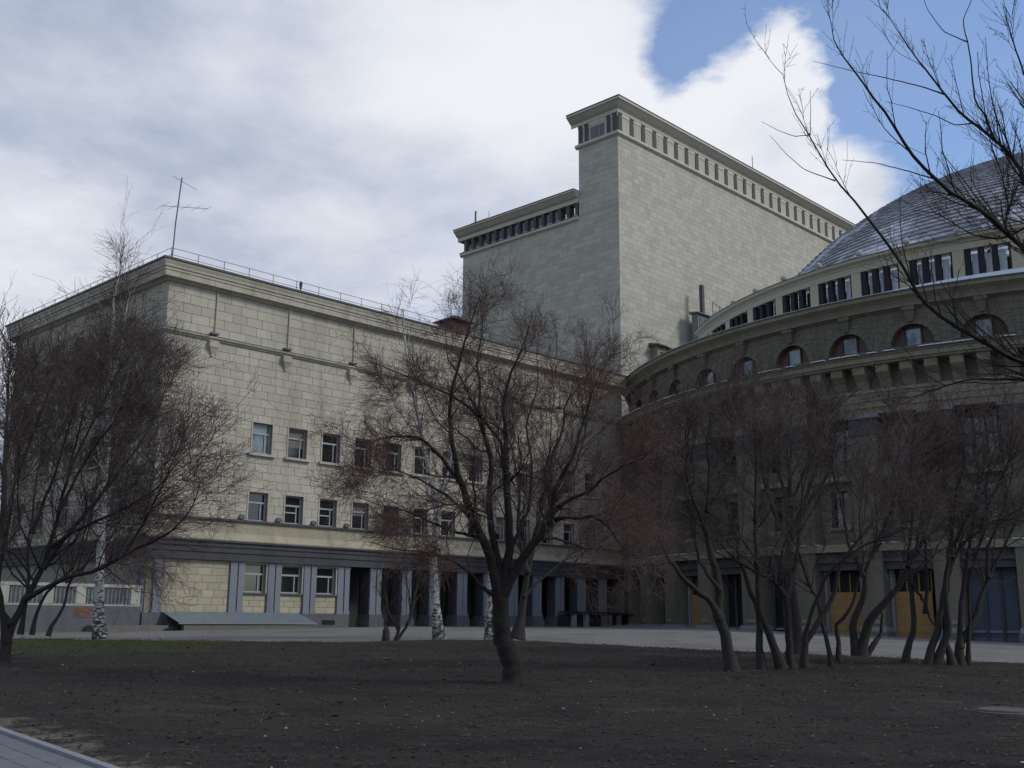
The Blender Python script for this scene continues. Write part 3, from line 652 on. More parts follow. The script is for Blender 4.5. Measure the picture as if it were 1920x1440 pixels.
# ground-floor openings
BOARD = {1: 31.55 + 6.7, 2: 31.55 + 13.4, 5: 31.55 + 33.5}
for i, g in enumerate(GC):
    lt = sector(40.3, 41.6, 5.05, 6.22, g - HW + .02, g + HW - .02).build('lintel', M['dark'], hall); sector(40.3, 41.85, 5.55, 5.75, g - HW + .02, g + HW - .02).build('lintel_moulding', M['dark'], lt)
    if abs(g - 38.25) < .1 or abs(g - 44.95) < .1 or abs(g - 65.05) < .1:
        w0, w1 = g - HW + .75, g + HW - .35
        if g > 60: w0, w1 = g - 1.1, g + 1.5
        rows = 7; z0, z1 = -.1, 3.6
        d = sector(40.6, 40.68, z0, z1, w0, w1).build('boarded_door', M['brownframe'], hall, label='doorway boarded up with ochre panels')
        for r in range(rows):
            for q in range(2):
                aa = w0 + (w1 - w0) * q / 2; bb = w0 + (w1 - w0) * (q + 1) / 2; zz0 = z0 + (z1 - z0) * r / rows; zz1 = z0 + (z1 - z0) * (r + 1) / rows
                sector(40.69, 40.74, zz0 + .006, zz1 - .006, aa + .008, bb - .008).build('board', M['wood'], d)
        sector(40.6, 40.62, z1, 5.0, w0, w1).build('fanlight', M['black'], d)
        for q in range(4): aa = w0 + (w1 - w0) * q / 3; sector(40.62, 40.72, z1, 4.9, aa - .05, aa + .05).build('glazing_bar', M['wood'], d)
        sector(40.5, 40.95, -.1, 5.04, w1 + .02, w1 + .30).build('jamb', M['kerb'], d)
    else:
        d = sector(40.4, 40.45, -.3, 5.05, g - HW, g + HW).build('glazed_door', M['blueglass'] if abs(g - 31.55) < .1 else M['glass'], hall)
        for q in range(4): aa = g - HW + .2 + (2 * HW - .4) * q / 3; sector(40.46, 40.60, -.3, 5.04, aa - .13, aa + .13).build('door_mullion', M['dark'], d)
        sector(40.46, 40.56, 1.0, 1.15, g - HW, g + HW).build('door_rail', M['blue'], d); sector(40.46, 40.6, -.3, .7, g - HW, g + HW).build('kick_panel', M['plinth'], d)
    sector(40.3, 40.35, -.5, 6.2, g - HW, g + HW).build('opening_back', M['black'], hall)
# storey over the doors
PC = [34.9 + 6.7 * k for k in range(-6, 9)]
BC = [31.55 + 6.7 * k for k in range(-5, 9)]
sector(40.3, 42.12, 6.25, 6.75, A0, A1).build('storey_ledge', M['halltrim'], hall); mb = MB()
for a in np.arange(A0, A1 - 1, 1.3):
    if random.random() < .6: sector(41.85, 42.19, 6.752, 6.80, a, a + random.uniform(.3, 1.1), mb=mb)
mb.build('ledge_snow', M['snow'], hall, kind='stuff')
mb = MB()
def hallwall(mb, R, z0, z1, holes):
    for a0, a1, v0, v1 in minus((A0, A1, z0, z1), holes):
        n = max(1, int((a1 - a0) / 1.7))
        for k in range(n):
            p, q = a0 + (a1 - a0) * k / n, a0 + (a1 - a0) * (k + 1) / n
            mb.poly([cyl(R, p, v0), cyl(R, p, v1), cyl(R, q, v1), cyl(R, q, v0)])
    for a0, a1, v0, v1 in holes: 
        for p, q in (((a0, v0), (a0, v1)), ((a0, v1), (a1, v1)), ((a1, v1), (a1, v0)), ((a1, v0), (a0, v0))): mb.poly([cyl(R, *p), cyl(R - .6, *p), cyl(R - .6, *q), cyl(R, *q)])
hs = [(b - .95, b + .95, 8.0, 10.5) for b in BC] + [(b - 2.0, b + 2.0, 11.6, 15.9) for b in BC]
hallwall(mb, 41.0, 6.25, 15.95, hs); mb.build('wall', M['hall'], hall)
for b in BC:
    o = sector(40.5, 40.55, 8.0, 10.5, b - .95, b + .95).build('window', M['glass'], hall); sector(40.56, 40.64, 8.0, 10.5, b - .05, b + .05).build('frame', M['brownframe'], o)
    sector(40.9, 41.25, 7.78, 7.99, b - 1.2, b + 1.2).build('sill', M['halltrim'], o)
    o = sector(40.42, 40.47, 11.6, 15.9, b - 2, b + 2).build('loggia_window', M['black'], hall)
    for q in (-1, 0, 1):
        for z0, z1 in ((12.0, 13.7), (13.82, 14.8)): sector(40.48, 40.52, z0, z1, b + q * 1.1 - .42, b + q * 1.1 + .42).build('pane', M['glass'], o)
    sector(40.47, 40.6, 13.7, 13.8, b - 1.7, b + 1.7).build('transom', M['brownframe'], o)
    bl = sector(40.9, 41.7, 11.1, 11.45, b - 2.1, b + 2.1).build('balcony_slab', M['halltrim'], hall); sector(41.5, 41.66, 11.452, 12.2, b - 2.1, b + 2.1).build('balcony_wall', M['hall'], bl)
for a in PC:
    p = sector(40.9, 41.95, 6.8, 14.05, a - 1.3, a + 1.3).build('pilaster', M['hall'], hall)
    sector(40.9, 42.02, 14.052, 14.25, a - 1.4, a + 1.4).build('neck', M['dark'], p); sector(40.9, 41.98, 14.252, 15.25, a - 1.36, a + 1.36).build('capital', M['dark'], p); sector(40.9, 42.15, 15.252, 15.5, a - 1.55, a + 1.55).build('abacus', M['blue'], p)
sector(40.2, 41.85, 15.52, 15.95, A0, A1).build('soffit_beam', M['halltrim'], hall)
ringp([(40.2, 15.95), (41.95, 15.95), (41.95, 16.35), (42.0, 16.37), (42.0, 16.85), (42.1, 16.95), (42.1, 17.15), (40.2, 17.15)], A0, A1).build('entablature', M['halltrim'], hall)
sector(40.2, 41.0, 17.15, 19.0, A0, A1).build('frieze', M['hall'], hall)
for a in np.arange(A0 + .5, A1, 6.7 / 3): 
    m = MB(); n = [cyl(R, x, z) for x in (a - .58, a + .58) for R, z in ((40.9, 17.3), (41.25, 17.3), (41.5, 17.9), (42.0, 18.35), (42.0, 18.88), (40.9, 18.88))]
    m.sweep([n[:6], n[6:]]); m.build('modillion', M['halltrim'], hall)
ringp([(40.2, 18.885), (42.2, 18.885), (42.22, 19.0), (42.35, 19.05), (42.35, 19.36), (42.45, 19.42), (42.5, 19.5), (40.2, 19.98)], A0, A1).build('lower_cornice', M['halltrim'], hall)
ringp([(40.2, 20.0), (42.55, 19.515), (42.55, 19.55), (40.2, 20.05)], A0, A1).build('cornice_flashing', M['roofmetal'], hall)
mb = MB()
for a in np.arange(A0, A1 - 1, 1.7):
    if random.random() < .8: sector(42.15, 42.58, 19.60, 19.66, a, a + random.uniform(.6, 1.9), mb=mb)
mb.build('edge_snow', M['snow'], hall, kind='stuff')
# upper storey with arched windows
AC = [30.5 + 6.62 * k for k in range(-5, 10)]; RW = 40.2; AR = 1.5; Z0, ZS, Z1 = 20.0, 20.35, 23.1
def up(u, z, c, R=RW): return cyl(R, c + math.degrees(u / RW), z)
half = R_(6.62) * RW / 2
mb = MB(); th = np.linspace(0, math.pi, 13)
rects = []
for c in AC:
    xs_ = [-half, -AR] + [-AR * math.cos(t) for t in th[1:-1]] + [AR, half]
    zs_ = [Z0, ZS] + [ZS + AR * math.sin(t) for t in th[1:-1]] + [ZS, Z0]; zs_[0] = ZS; zs_[-1] = ZS
    for i in range(len(xs_) - 1):
        x0, x1 = xs_[i], xs_[i + 1]; a0 = Z0 if i in (0, len(xs_) - 2) else zs_[i]; a1 = Z0 if i in (0, len(xs_) - 2) else zs_[i + 1]
        mb.poly([up(x0, a0, c), up(x0, Z1, c), up(x1, Z1, c), up(x1, a1, c)])
        if i not in (0, len(xs_) - 2): mb.poly([up(x0, a0, c), up(x1, a1, c), up(x1, a1, c, RW - .7), up(x0, a0, c, RW - .7)])
    mb.poly([up(-AR, Z0, c), up(-AR, ZS, c), up(AR, ZS, c), up(AR, Z0, c)])
mb.build('upper_wall', mat('hall mortar', (.112, .103, .082)), hall)
cntr = 0; big = MB(); mat_lun = mat('lunette timber', (.075, .042, .032), rough=.5)
def cblock(mb, c, u0, u1, v0, v1, t=.025, g=.012):
    P = [up(u, z, c, RW) for u, z in ((u0 + g, v0 + g), (u1 - g, v0 + g), (u1 - g, v1 - g), (u0 + g, v1 - g))] + [up(u, z, c, RW + t) for u, z in ((u0 + g + .008, v0 + g + .008), (u1 - g - .008, v0 + g + .008), (u1 - g - .008, v1 - g - .008), (u0 + g + .008, v1 - g - .008))]
    i = len(mb.v); mb.v += P; mb.f += [tuple(i + k for k in f_) for f_ in BF]
for c in AC:
    hole = [(-1.98, 1.98, Z0, 21.2), (-1.75, 1.75, 21.2, 21.72), (-1.1, 1.1, 21.72, 22.2)]
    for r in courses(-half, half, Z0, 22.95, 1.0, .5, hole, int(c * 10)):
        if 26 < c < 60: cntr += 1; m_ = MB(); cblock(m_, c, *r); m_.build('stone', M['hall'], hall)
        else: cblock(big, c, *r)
    # voussoir ring, keystone console, window
    ar = MB(); n = 12
    for k in range(n):
        t0, t1 = math.pi * k / n + .008, math.pi * (k + 1) / n - .008
        P = [up(-r * math.cos(t), ZS + r * math.sin(t), c, R) for R in (RW - .02, RW + .05) for r, t in ((AR, t0), (AR, t1), (AR + .38, t1), (AR + .38, t0))]
        ar.hexa(P)
    ar.build('arch_ring', M['hall'], hall)
    kk = MB(); kk.hexa([up(-.2, 22.0, c, RW), up(.2, 22.0, c, RW), up(.2, 22.0, c, RW + .18), up(-.2, 22.0, c, RW + .18), up(-.36, 22.75, c, RW), up(.36, 22.75, c, RW), up(.36, 22.75, c, RW + .42), up(-.36, 22.75, c, RW + .42)])
    kk.hexa([up(-.42, 22.752, c, RW), up(.42, 22.752, c, RW), up(.42, 22.752, c, RW + .5), up(-.42, 22.752, c, RW + .5), up(-.42, 23.0, c, RW), up(.42, 23.0, c, RW), up(.42, 23.0, c, RW + .5), up(-.42, 23.0, c, RW + .5)]); kk.build('keystone', M['hall'], hall)
    wn = MB(); wn.poly([up(-AR, ZS - .3, c, RW - .45)] + [up(-AR * math.cos(t), ZS + AR * math.sin(t), c, RW - .45) for t in th] + [up(AR, ZS - .3, c, RW - .45)][:1]); wn = wn.build('arched_window', mat_lun, hall)
    pa = MB(); pa.poly([up(u, z, c, RW - .43) for u, z in ((-.48, ZS), (-.48, 21.55), (.52, 21.55), (.52, ZS))]); pa.build('pane', M['glasslit'], wn)
    for u in (-.56, .56): MB().hexa([up(u + du, z, c, R) for z in (ZS - .1, 21.7) for du, R in ((-.05, RW - .42), (.05, RW - .42), (.05, RW - .36), (-.05, RW - .36))]).build('frame', M['brownframe'], wn)
    rv = MB()
    for k in range(10):
        t0, t1 = th[1] + (th[-2] - th[1]) * k / 10, th[1] + (th[-2] - th[1]) * (k + 1) / 10
        rv.poly([up(-(AR - .03) * math.cos(t0), ZS + (AR - .03) * math.sin(t0), c, RW - .05), up(-(AR - .03) * math.cos(t1), ZS + (AR - .03) * math.sin(t1), c, RW - .05), up(-(AR - .03) * math.cos(t1), ZS + (AR - .03) * math.sin(t1), c, RW - .42), up(-(AR - .03) * math.cos(t0), ZS + (AR - .03) * math.sin(t0), c, RW - .42)])
    rv.build('brick_reveal', M['brick'], wn)
big.build('masonry', M['hall'], hall, kind='stuff')
ringp([(39.5, 22.95), (40.32, 22.96), (40.36, 23.02), (40.62, 23.06), (40.7, 23.25), (40.85, 23.45), (41.15, 23.68), (41.22, 23.72), (41.24, 23.98), (39.5, 24.0)], A0, A1).build('upper_cornice', M['halltrim'], hall)
ringp([(33, 24.003), (41.3, 24.003), (41.32, 24.1), (41.0, 24.13), (33, 24.25)], A0, A1).build('terrace', M['snow'], hall)
sector(41.325, 41.36, 24.0, 24.06, A0, A1).build('gutter', M['roofmetal'], hall)
# attic ring round the dome
Oc = np.array([51.16, 97.78]) - O; RT = 34.03; oc = tuple(Oc)
ringp([(33.2, 26.55), (34.03, 26.55), (34.03, 27.0), (34.1, 27.05), (34.12, 27.16), (34.4, 27.3), (34.42, 27.5), (33.2, 27.55)], -10, 88, oc).build('attic_cornice', M['attic'], hall)
ringp([(33.0, 27.56), (34.48, 27.51), (34.48, 27.55), (33.0, 27.62)], -10, 88, oc).build('attic_flashing', M['copper'], hall)
sector(33.3, 34.1, 24.1, 24.62, -10, 88, oc).build('attic_sill', M['snow'], hall)
PA = 6.3
for k in range(-6, 10):
    g0 = 31.8 + PA * k; g1 = g0 + 5.0            # group of slots, then a plain pier
    if g0 > 84: break
    pr = sector(33.3, 34.0, 24.622, 26.548, g1, g0 + PA, oc).build('attic_pier', M['attic'], hall)
    for q in range(4):
        c = g1 - .28 - q * (5.0 - .56) / 3
        if c - g0 < .4: sector(33.5, 33.95, 24.624, 26.546, g0 + .005, g0 + .22, oc).build('slot_mullion', M['slot'], hall)
        else: sector(33.5, 33.95, 24.624, 26.546, c - .34, c + .28, oc).build('slot_mullion', M['slot'], hall)
        if q < 3: sector(33.40, 33.45, 24.626, 26.3, c - 1.16, c - .36, oc).build('slot_pane', M['panel'], hall) if g0 < 55 else sector(33.40, 33.45, 24.626, 26.3, c - 1.16, c - .36, oc).build('slot_pane', M['glass'], hall)
    # urn finial on the roof edge
    ux, uy, _ = cyl(33.35, g0 + PA - .65, 0, oc)
    MB().lathe([(.20, 27.5), (.20, 27.72), (.12, 27.8), (.13, 28.0), (.26, 28.12), (.28, 28.3), (.15, 28.42), (.06, 28.5)], 8, ux, uy).build('finial', M['palestone'], hall)
# dome: overlapping fish-scale tiles on a shell
dc = np.array([51.5, 98.0, 9.5]); DR = 34.34; dl = dc - np.array([O[0], O[1], 0])
ph0, ph1 = math.degrees(math.asin((27.3 - 9.5) / DR)), 80.0
dome = MB(); rows = []
lat = np.linspace(ph0, 84, 20)
dome.sweep([[(dl[0] - (DR - .15) * math.cos(R_(p)) * math.sin(R_(a)), dl[1] - (DR - .15) * math.cos(R_(p)) * math.cos(R_(a)), dl[2] + (DR - .15) * math.sin(R_(p))) for a in np.arange(0, 360, 4)] for p in lat], cap=False)
dome.build('dome_shell', M['zinc'], hall, smooth=True)
tiles = []
dph = 1.02
for i, p in enumerate(np.arange(ph0 + .4, 82, dph)):
    circ = 2 * math.pi * DR * math.cos(R_(p)); n = max(20, int(circ / 1.15)); da = 360 / n
    for k in range(n):
        a = (k + (.5 if i % 2 else 0)) * da
        aa = (a + 180) % 360 - 180
        if -75 < aa < 125: tiles.append((p, a, da))
def tile_pts(p, a, da):
    def S(pp, av, r): return (dl[0] - r * math.cos(R_(pp)) * math.sin(R_(av)), dl[1] - r * math.cos(R_(pp)) * math.cos(R_(av)), dl[2] + r * math.sin(R_(pp)))
    h = da / 2; lo = p - dph * .62; r0 = DR + .15; r1 = DR - .06
    edge = [(-h, .30), (-h * .62, .08), (0, 0), (h * .62, .08), (h, .30)]
    E_ = [S(lo + dph * e, a + x, r0 - .10 * abs(x) / h) for x, e in edge]; I_ = [S(lo + dph * e, a + x, DR - .12) for x, e in edge]
    Tt = [S(p + dph * .7, a - h, r1), S(p + dph * .7, a, r1 + .03), S(p + dph * .7, a + h, r1)]
    return E_ + I_ + Tt
TF = [(0, 1, 11, 10), (1, 2, 11), (2, 3, 11), (3, 4, 12, 11), (0, 5, 6, 1), (1, 6, 7, 2), (2, 7, 8, 3), (3, 8, 9, 4)]
camv = np.array([0 - O[0], 0 - O[1], EYE]); vis = []; rest = MB()
for t_ in tiles:
    P = np.array(tile_pts(*t_)); c = P.mean(0); nrm = c - dl; fc = np.dot(nrm, camv - c) / np.linalg.norm(nrm) / np.linalg.norm(camv - c)
    seen = fc > .05 and 6 < ((t_[1] + 180) % 360 - 180) < 80
    vis.append((-(fc if seen else -9) / np.linalg.norm(camv - c), P))
vis.sort(key=lambda q: q[0])
for i, (_, P) in enumerate(vis):
    if i < 300: 
        m_ = MB(); m_.v = [tuple(q) for q in P]; m_.f = TF; m_.build('roof_tile', M['dome'], hall)
    else: b0 = len(rest.v); rest.v += [tuple(q) for q in P]; rest.f += [tuple(b0 + k for k in f_) for f_ in TF]
rest.build('dome_scales', M['dome'], hall, kind='stuff')
# raised pavement in front of the hall
pv = thing('pavement', '', ''); del pv['label']; del pv['category']; pv['kind'] = 'structure'
def pav(R0, R1, a0, a1, h):
    P = []
    for z in (-.5, h):
        for R, a in ((R0, a0), (R1, a0), (R1, a1), (R0, a1)):
            x, y, _ = cyl(R, a, 0); x += O[0]; y += O[1]; P.append((x, y, float(gz(x, y)) + z))
    return P
km = MB(); cnt = 0; rest = MB()
for a in np.arange(-8, 80, 1.25):
    MB().hexa(pav(44.6, 44.85, a, a + 1.235, .13)).build('kerb', M['kerb'], pv)
    for R0 in (42.0, 42.88, 43.74): cnt += 1; MB().hexa(pav(R0, R0 + .85, a, a + 1.23, .12 + .006 * random.random())).build('paving_slab', M['pave'], pv) 

# ------------------------------------------------------------------ small things on the ground
def gp(x, y, dz=0): return (x, y, float(gz(x, y)) + dz)
ps = thing('plank_stack', 'low dark stack of planks on pale posts by the wing colonnade', 'planks', gp(7.4, 95.5), ROT)
for k in range(6): MB().box(-4.4 + .1 * k, 4.2 - .3 * k, -.8 + .28 * k, -.56 + .28 * k, 1.0 + .03 * k, 1.1 + .03 * k).build('plank', M['planks'], ps)
for x in (-3.8, -2.2, .2, .9, 2.2): MB().box(x, x + .35, -.75, -.4, 0, 1.0).build('post', M['kerb'] if x < -1 else M['concrete'], ps)
MB().box(-4.2, 4.0, -.3, .6, 0, .98).build('stacked_boards', M['planks'], ps)
mh = thing('manhole_cover', 'round concrete manhole cover half sunk in the soil at the right', 'manhole', gp(7.34, 16.7, .05))
MB().lathe([(.40, 0), (.40, .05), (.37, .06)], 20).build('lid', M['manhole'], mh, smooth=False); MB().lathe([(.45, -.05), (.45, .02), (.41, .03), (.41, -.05)], 20).build('ring', M['manhole'], mh)
st = thing('tree_stump', 'short broken dark stump beside a thin forked shrub at the road edge', 'stump', gp(-4.75, 42.6, -.05))
MB().lathe([(.20, 0), (.15, .2), (.13, .5), (.06, .62)], 7).build('trunk', M['bark2'], st, smooth=True)

# loose matter on the lawn: clods, scraps, dry grass
def scatter(name, m, n, xr, yr, size, flat, seed, dens=None):
    r = np.random.default_rng(seed); x = r.uniform(*xr, n); y = yr[0] + (yr[1] - yr[0]) * r.random(n) ** 1.4
    ok = (np.abs(x) < y * .62 + 1.5) & (y < np.interp(x, EX, EY) - .3) & (((x - pA[0]) * pn[0] + (y - pA[1]) * pn[1]) < -.12)
    if dens is not None: ok &= dens(x, y, r)
    x, y = x[ok], y[ok]; k = len(x); s = size * r.lognormal(0, .5, k); z = gz(x, y) + lump(x, y) + .06
    a = r.uniform(0, 6.28, k); base = np.stack([x, y, z], -1)
    off = []
    for j in range(4):
        t = a + j * 1.5708 + r.uniform(-.4, .4, k); off.append(np.stack([np.cos(t) * s, np.sin(t) * s * .7, r.uniform(0, 1, k) * s * flat], -1))
    top = base + np.stack([r.normal(0, .2, k) * s, r.normal(0, .2, k) * s, s * (flat + .15)], -1)
    V = np.concatenate([(base + o)[:, None] for o in off] + [top[:, None]], 1).reshape(-1, 3)
    b = np.arange(k)[:, None] * 5
    T_ = np.concatenate([b + np.array(t_) for t_ in ((0, 1, 4), (1, 2, 4), (2, 3, 4), (3, 0, 4))], 0)
    return link(name, np_mesh(name, V, T_, m, False), kind='stuff')
clod = mat('soil clods', (.030, .026, .023), piece=.5)
scatter('soil_clods', clod, 90000, (-16, 18), (6, 40), .014, .7, 1)
scatter('leaf_litter', mat('leaf litter', (.075, .055, .040), piece=.8), 30000, (-16, 18), (6, 38), .0115, .4, 2)
scatter('pale_scraps', M['litter'], 520, (-14, 16), (7, 32), .0125, .4, 3)
def blades(name, m, n, xr, yr, h, seed, dens):
    r = np.random.default_rng(seed); x = r.uniform(*xr, n); y = r.uniform(*yr, n); ok = dens(x, y, r) & (y < np.interp(x, EX, EY) - .05); x, y = x[ok], y[ok]; k = len(x)
    z = gz(x, y) + lump(x, y) + .03; a = r.uniform(0, 6.28, k); wd = .006 + .004 * r.random(k); hh = h * r.lognormal(0, .4, k)
    p0 = np.stack([x - np.cos(a) * wd, y - np.sin(a) * wd, z], -1); p1 = np.stack([x + np.cos(a) * wd, y + np.sin(a) * wd, z], -1); p2 = np.stack([x + r.normal(0, .6, k) * hh, y + r.normal(0, .6, k) * hh, z + hh], -1)
    V = np.stack([p0, p1, p2], 1).reshape(-1, 3); return link(name, np_mesh(name, V, np.arange(3 * k).reshape(-1, 3), m, False), kind='stuff')
blades('young_grass', M['grassb'], 60000, (-22, -5), (26, 47), .06, 5, lambda x, y, r: r.random(len(x)) < np.clip((-6 - x) / 6, 0, 1) * np.clip((y - 27) / 6, 0, 1) * (.4 + .6 * np.sin(x * 1.1 + y * .7) ** 2))
blades('dry_grass', M['drygrass'], 26000, (-14, 16), (7, 45), .05, 6, lambda x, y, r: (np.abs(x) < y * .62 + 1) & ((((x - pA[0]) * pn[0] + (y - pA[1]) * pn[1])) < -.15) & (r.random(len(x)) < .35 + .6 * np.sin(x * .9 - y * .5) ** 2))
blades('edge_grass', M['drygrass'], 14000, (-24, 22), (26, 47), .10, 8, lambda x, y, r: np.abs(np.interp(x, EX, EY) - y - .25) < .28)

rt = np.random.default_rng(77); n = 1500; x = rt.uniform(-14, 16, n); y = 8 + 32 * rt.random(n) ** 1.2; ok = (np.abs(x) < y * .6) & (y < np.interp(x, EX, EY) - .3) & (((x - pA[0]) * pn[0] + (y - pA[1]) * pn[1]) < -.3); x, y = x[ok], y[ok]; n = len(x)
a = rt.uniform(0, 6.28, n); L_ = rt.lognormal(-1.5, .5, n); t_ = np.linspace(0, 1, 4)[None]
px_, py_ = x[:, None] + np.cos(a + .2)[:, None] * L_[:, None] * t_ + rt.normal(0, .01, (n, 4)), y[:, None] + np.sin(a)[:, None] * L_[:, None] * t_ + rt.normal(0, .01, (n, 4))
V, Q = tubes(np.stack([px_, py_, gz(px_, py_) + lump(px_, py_) + .072], -1), np.full((n, 4), .0045), 3); link('fallen_twigs', np_mesh('fallen_twigs', V, Q, mat('fallen twig', (.05, .04, .033))), kind='stuff')

# ------------------------------------------------------------------ trees
def resample(pts, rad, K=22):
    pts = np.array(pts, float); d = np.r_[0, np.cumsum(np.linalg.norm(np.diff(pts, axis=0), axis=1))]; t = np.linspace(0, d[-1], K)
    P = np.stack([np.interp(t, d, pts[:, i]) for i in range(3)], -1)
    P[1:-1] = .6 * P[1:-1] + .2 * (P[:-2] + P[2:])
    return P, np.interp(t, d, rad)
def grow(P, R, n, L, ang, up, rg, K=6, t0=.25, rr=.55, rmin=.003, wob=.18, out=None, pull=0., tpow=1.):
    N, K0, _ = P.shape; t = t0 + (1 - t0) * rg.random((N, n)) ** tpow * .999; f = t * (K0 - 1); i = f.astype(int); fr = (f - i)[..., None]
    ar = np.arange(N)[:, None]; B = P[ar, i] * (1 - fr) + P[ar, i + 1] * fr; T = P[ar, i + 1] - P[ar, i]; T /= np.linalg.norm(T, axis=-1, keepdims=True) + 1e-9
    rad = R[ar, i] * (1 - fr[..., 0]) + R[ar, i + 1] * fr[..., 0]
    q = rg.normal(size=T.shape); q -= (q * T).sum(-1, keepdims=True) * T; q /= np.linalg.norm(q, axis=-1, keepdims=True) + 1e-9
    a = ang * rg.uniform(.6, 1.35, t.shape)[..., None]
    Dv = T * np.cos(a) + q * np.sin(a); Dv[..., 2] += up
    if out is not None: o = B - out; o /= np.linalg.norm(o, axis=-1, keepdims=True) + 1e-9; Dv += o * pull
    Dv /= np.linalg.norm(Dv, axis=-1, keepdims=True) + 1e-9
    Ln = L * rg.lognormal(0, .35, t.shape) * (1.15 - .6 * t)
    B = B.reshape(-1, 3); Dv = Dv.reshape(-1, 3); Ln = Ln.ravel(); rad = np.maximum(rad.ravel() * rr, rmin)
    C = np.empty((len(B), K, 3)); C[:, 0] = B; d = Dv
    for k in range(1, K):
        d = d + rg.normal(size=d.shape) * wob + np.array([0, 0, up * .25]); d /= np.linalg.norm(d, axis=-1, keepdims=True) + 1e-9; C[:, k] = C[:, k - 1] + d * (Ln / (K - 1))[:, None]
    Rr = rad[:, None] * np.linspace(1, .35, K)[None]; return C, np.maximum(Rr, rmin * .7)
def tree(name, label, limbs, base, levels, bark, twig, cat='tree', group=None, seed=1, center=None, pull=.0, nosprout=0):
    """limbs: list of (points, radii); levels: growth steps, the last ones make the crown"""
    rg = np.random.default_rng(seed); root = thing(name, label, cat, tuple(base), 0, group); b = np.array(base, float)
    L = [resample(p, r) for p, r in limbs]; P = np.stack([q[0] for q in L]) - b; R = np.stack([q[1] for q in L])
    rg2 = np.random.default_rng(seed + 99); P[:, 2:-1] += rg2.normal(size=P[:, 2:-1].shape) * np.minimum(R[:, 2:-1, None] * .3, .012)
    R[:, 0] *= 1.55; R[:, 1] *= 1.18
    V, Q = tubes(P, R, 9); link('trunk', np_mesh('trunk', V, Q, bark), root)
    c = None if center is None else np.array(center) - b
    VV, QQ = [], []; off = 0
    cp_, cr_ = (P[nosprout:], R[nosprout:])
    for li, lv in enumerate(levels):
        cp_, cr_ = grow(cp_, cr_, rg=rg, out=c, pull=pull, **lv)
        V, Q = tubes(cp_, cr_, 5 if li == 0 else 3); VV.append(V); QQ.append(Q + off); off += len(V)
    me = np_mesh('crown', np.concatenate(VV), np.concatenate(QQ), twig); me.materials.append(bark)
    mi = np.zeros(len(me.polygons), np.int32); mi[:len(QQ[0])] = 1; me.polygons.foreach_set('material_index', mi); link('crown', me, root)
    return root
def limb(pix, Y, w0, w1, dy=0., dpow=1.3):
    """a limb followed in the photo; dy leans it away (or toward) in depth; widths in metres"""
    n = len(pix); out = []
    for k, (x, y) in enumerate(pix): out.append(at(x, y, Y + dy * (k / max(1, n - 1)) ** dpow))
    return out, list(np.linspace(w0, w1, n) / 2)

# big central tree
Y = 21.6
TR = [(963, 1290), (963, 1262), (960, 1240), (948, 1215), (941, 1190), (940, 1150), (940, 1112)]
main = [limb(TR, Y, .46, .30)]
main[0][1][0] = .26; main[0][1][1] = .215
for pix, w0, w1, dy in [
    ([(938, 1130), (931, 1087), (921, 1050), (906, 1009), (881, 969), (877, 930), (870, 917), (856, 885), (853, 860), (844, 812), (844, 743), (858, 694), (880, 611), (900, 556)], .22, .02, -1.2),
    ([(870, 917), (835, 865), (815, 844), (790, 821), (762, 819), (728, 818), (700, 828), (660, 850)], .09, .012, -1.8),
    ([(940, 1110), (931, 1031), (918, 985), (915, 930), (926, 868), (905, 812), (898, 778), (874, 757), (846, 740), (769, 708), (700, 680)], .17, .014, 1.2),
    ([(898, 780), (900, 722), (894, 677), (905, 621), (900, 560)], .07, .012, 1.0),
    ([(942, 1110), (952, 1056), (956, 994), (952, 931), (950, 899), (948, 833), (945, 771), (950, 722), (959, 694), (985, 640), (1000, 585)], .20, .014, .3),
    ([(950, 927), (940, 823), (900, 785), (860, 700), (839, 674), (835, 621)], .08, .012, 1.8),
    ([(942, 1112), (948, 1100), (968, 1069), (987, 1037), (1006, 1009), (1040, 975), (1033, 950), (1038, 927), (1050, 896), (1068, 868), (1082, 844), (1085, 812), (1099, 778), (1106, 743), (1130, 690)], .21, .014, -.8),
    ([(1036, 960), (1065, 937), (1100, 924), (1127, 899), (1165, 875), (1200, 863), (1245, 825)], .09, .012, -1.6),
    ([(1040, 975), (1059, 969), (1087, 973), (1115, 967), (1137, 984), (1156, 1009), (1168, 1034), (1178, 1060)], .075, .01, -1.0),
    ([(1035, 930), (1030, 875), (1047, 826), (1058, 795), (1058, 757), (1082, 729), (1099, 708), (1130, 660)], .08, .012, 1.4),
    ([(938, 1120), (915, 1110), (899, 1094), (884, 1075), (850, 1050), (800, 1035), (740, 1030), (690, 1015)], .10, .010, -1.6),
    ([(906, 1009), (860, 1000), (820, 985), (770, 960), (720, 950), (665, 930)], .07, .01, -2.2),
    ([(952, 1040), (990, 960), (1000, 880), (985, 800), (1010, 720), (1005, 650)], .08, .012, 2.2),
    ([(1006, 1009), (1050, 1010), (1100, 1030), (1150, 1000), (1200, 990)], .07, .01, 1.8),
    ([(881, 969), (840, 930), (790, 900), (740, 880), (680, 890)], .07, .012, 1.8),
]: main.append(limb(pix, Y, w0, w1, dy))
LV = [dict(n=13, L=1.3, ang=1.0, up=.12, t0=.22, rr=.36, rmin=.005, K=8, wob=.26), dict(n=12, L=.66, ang=1.0, up=.05, t0=.12, rr=.55, rmin=.0038, K=6, wob=.32), dict(n=8, L=.32, ang=1.05, up=.03, t0=.1, rr=.6, rmin=.0030, K=4, wob=.34)]
tree('apple_tree', 'large spreading reddish-twigged bare tree with leaning dark trunk in the middle of the lawn', main[:], at(963, 1287, Y), LV, M['bark'], M['twig'], seed=3, center=at(940, 900, Y), pull=.35, nosprout=1)

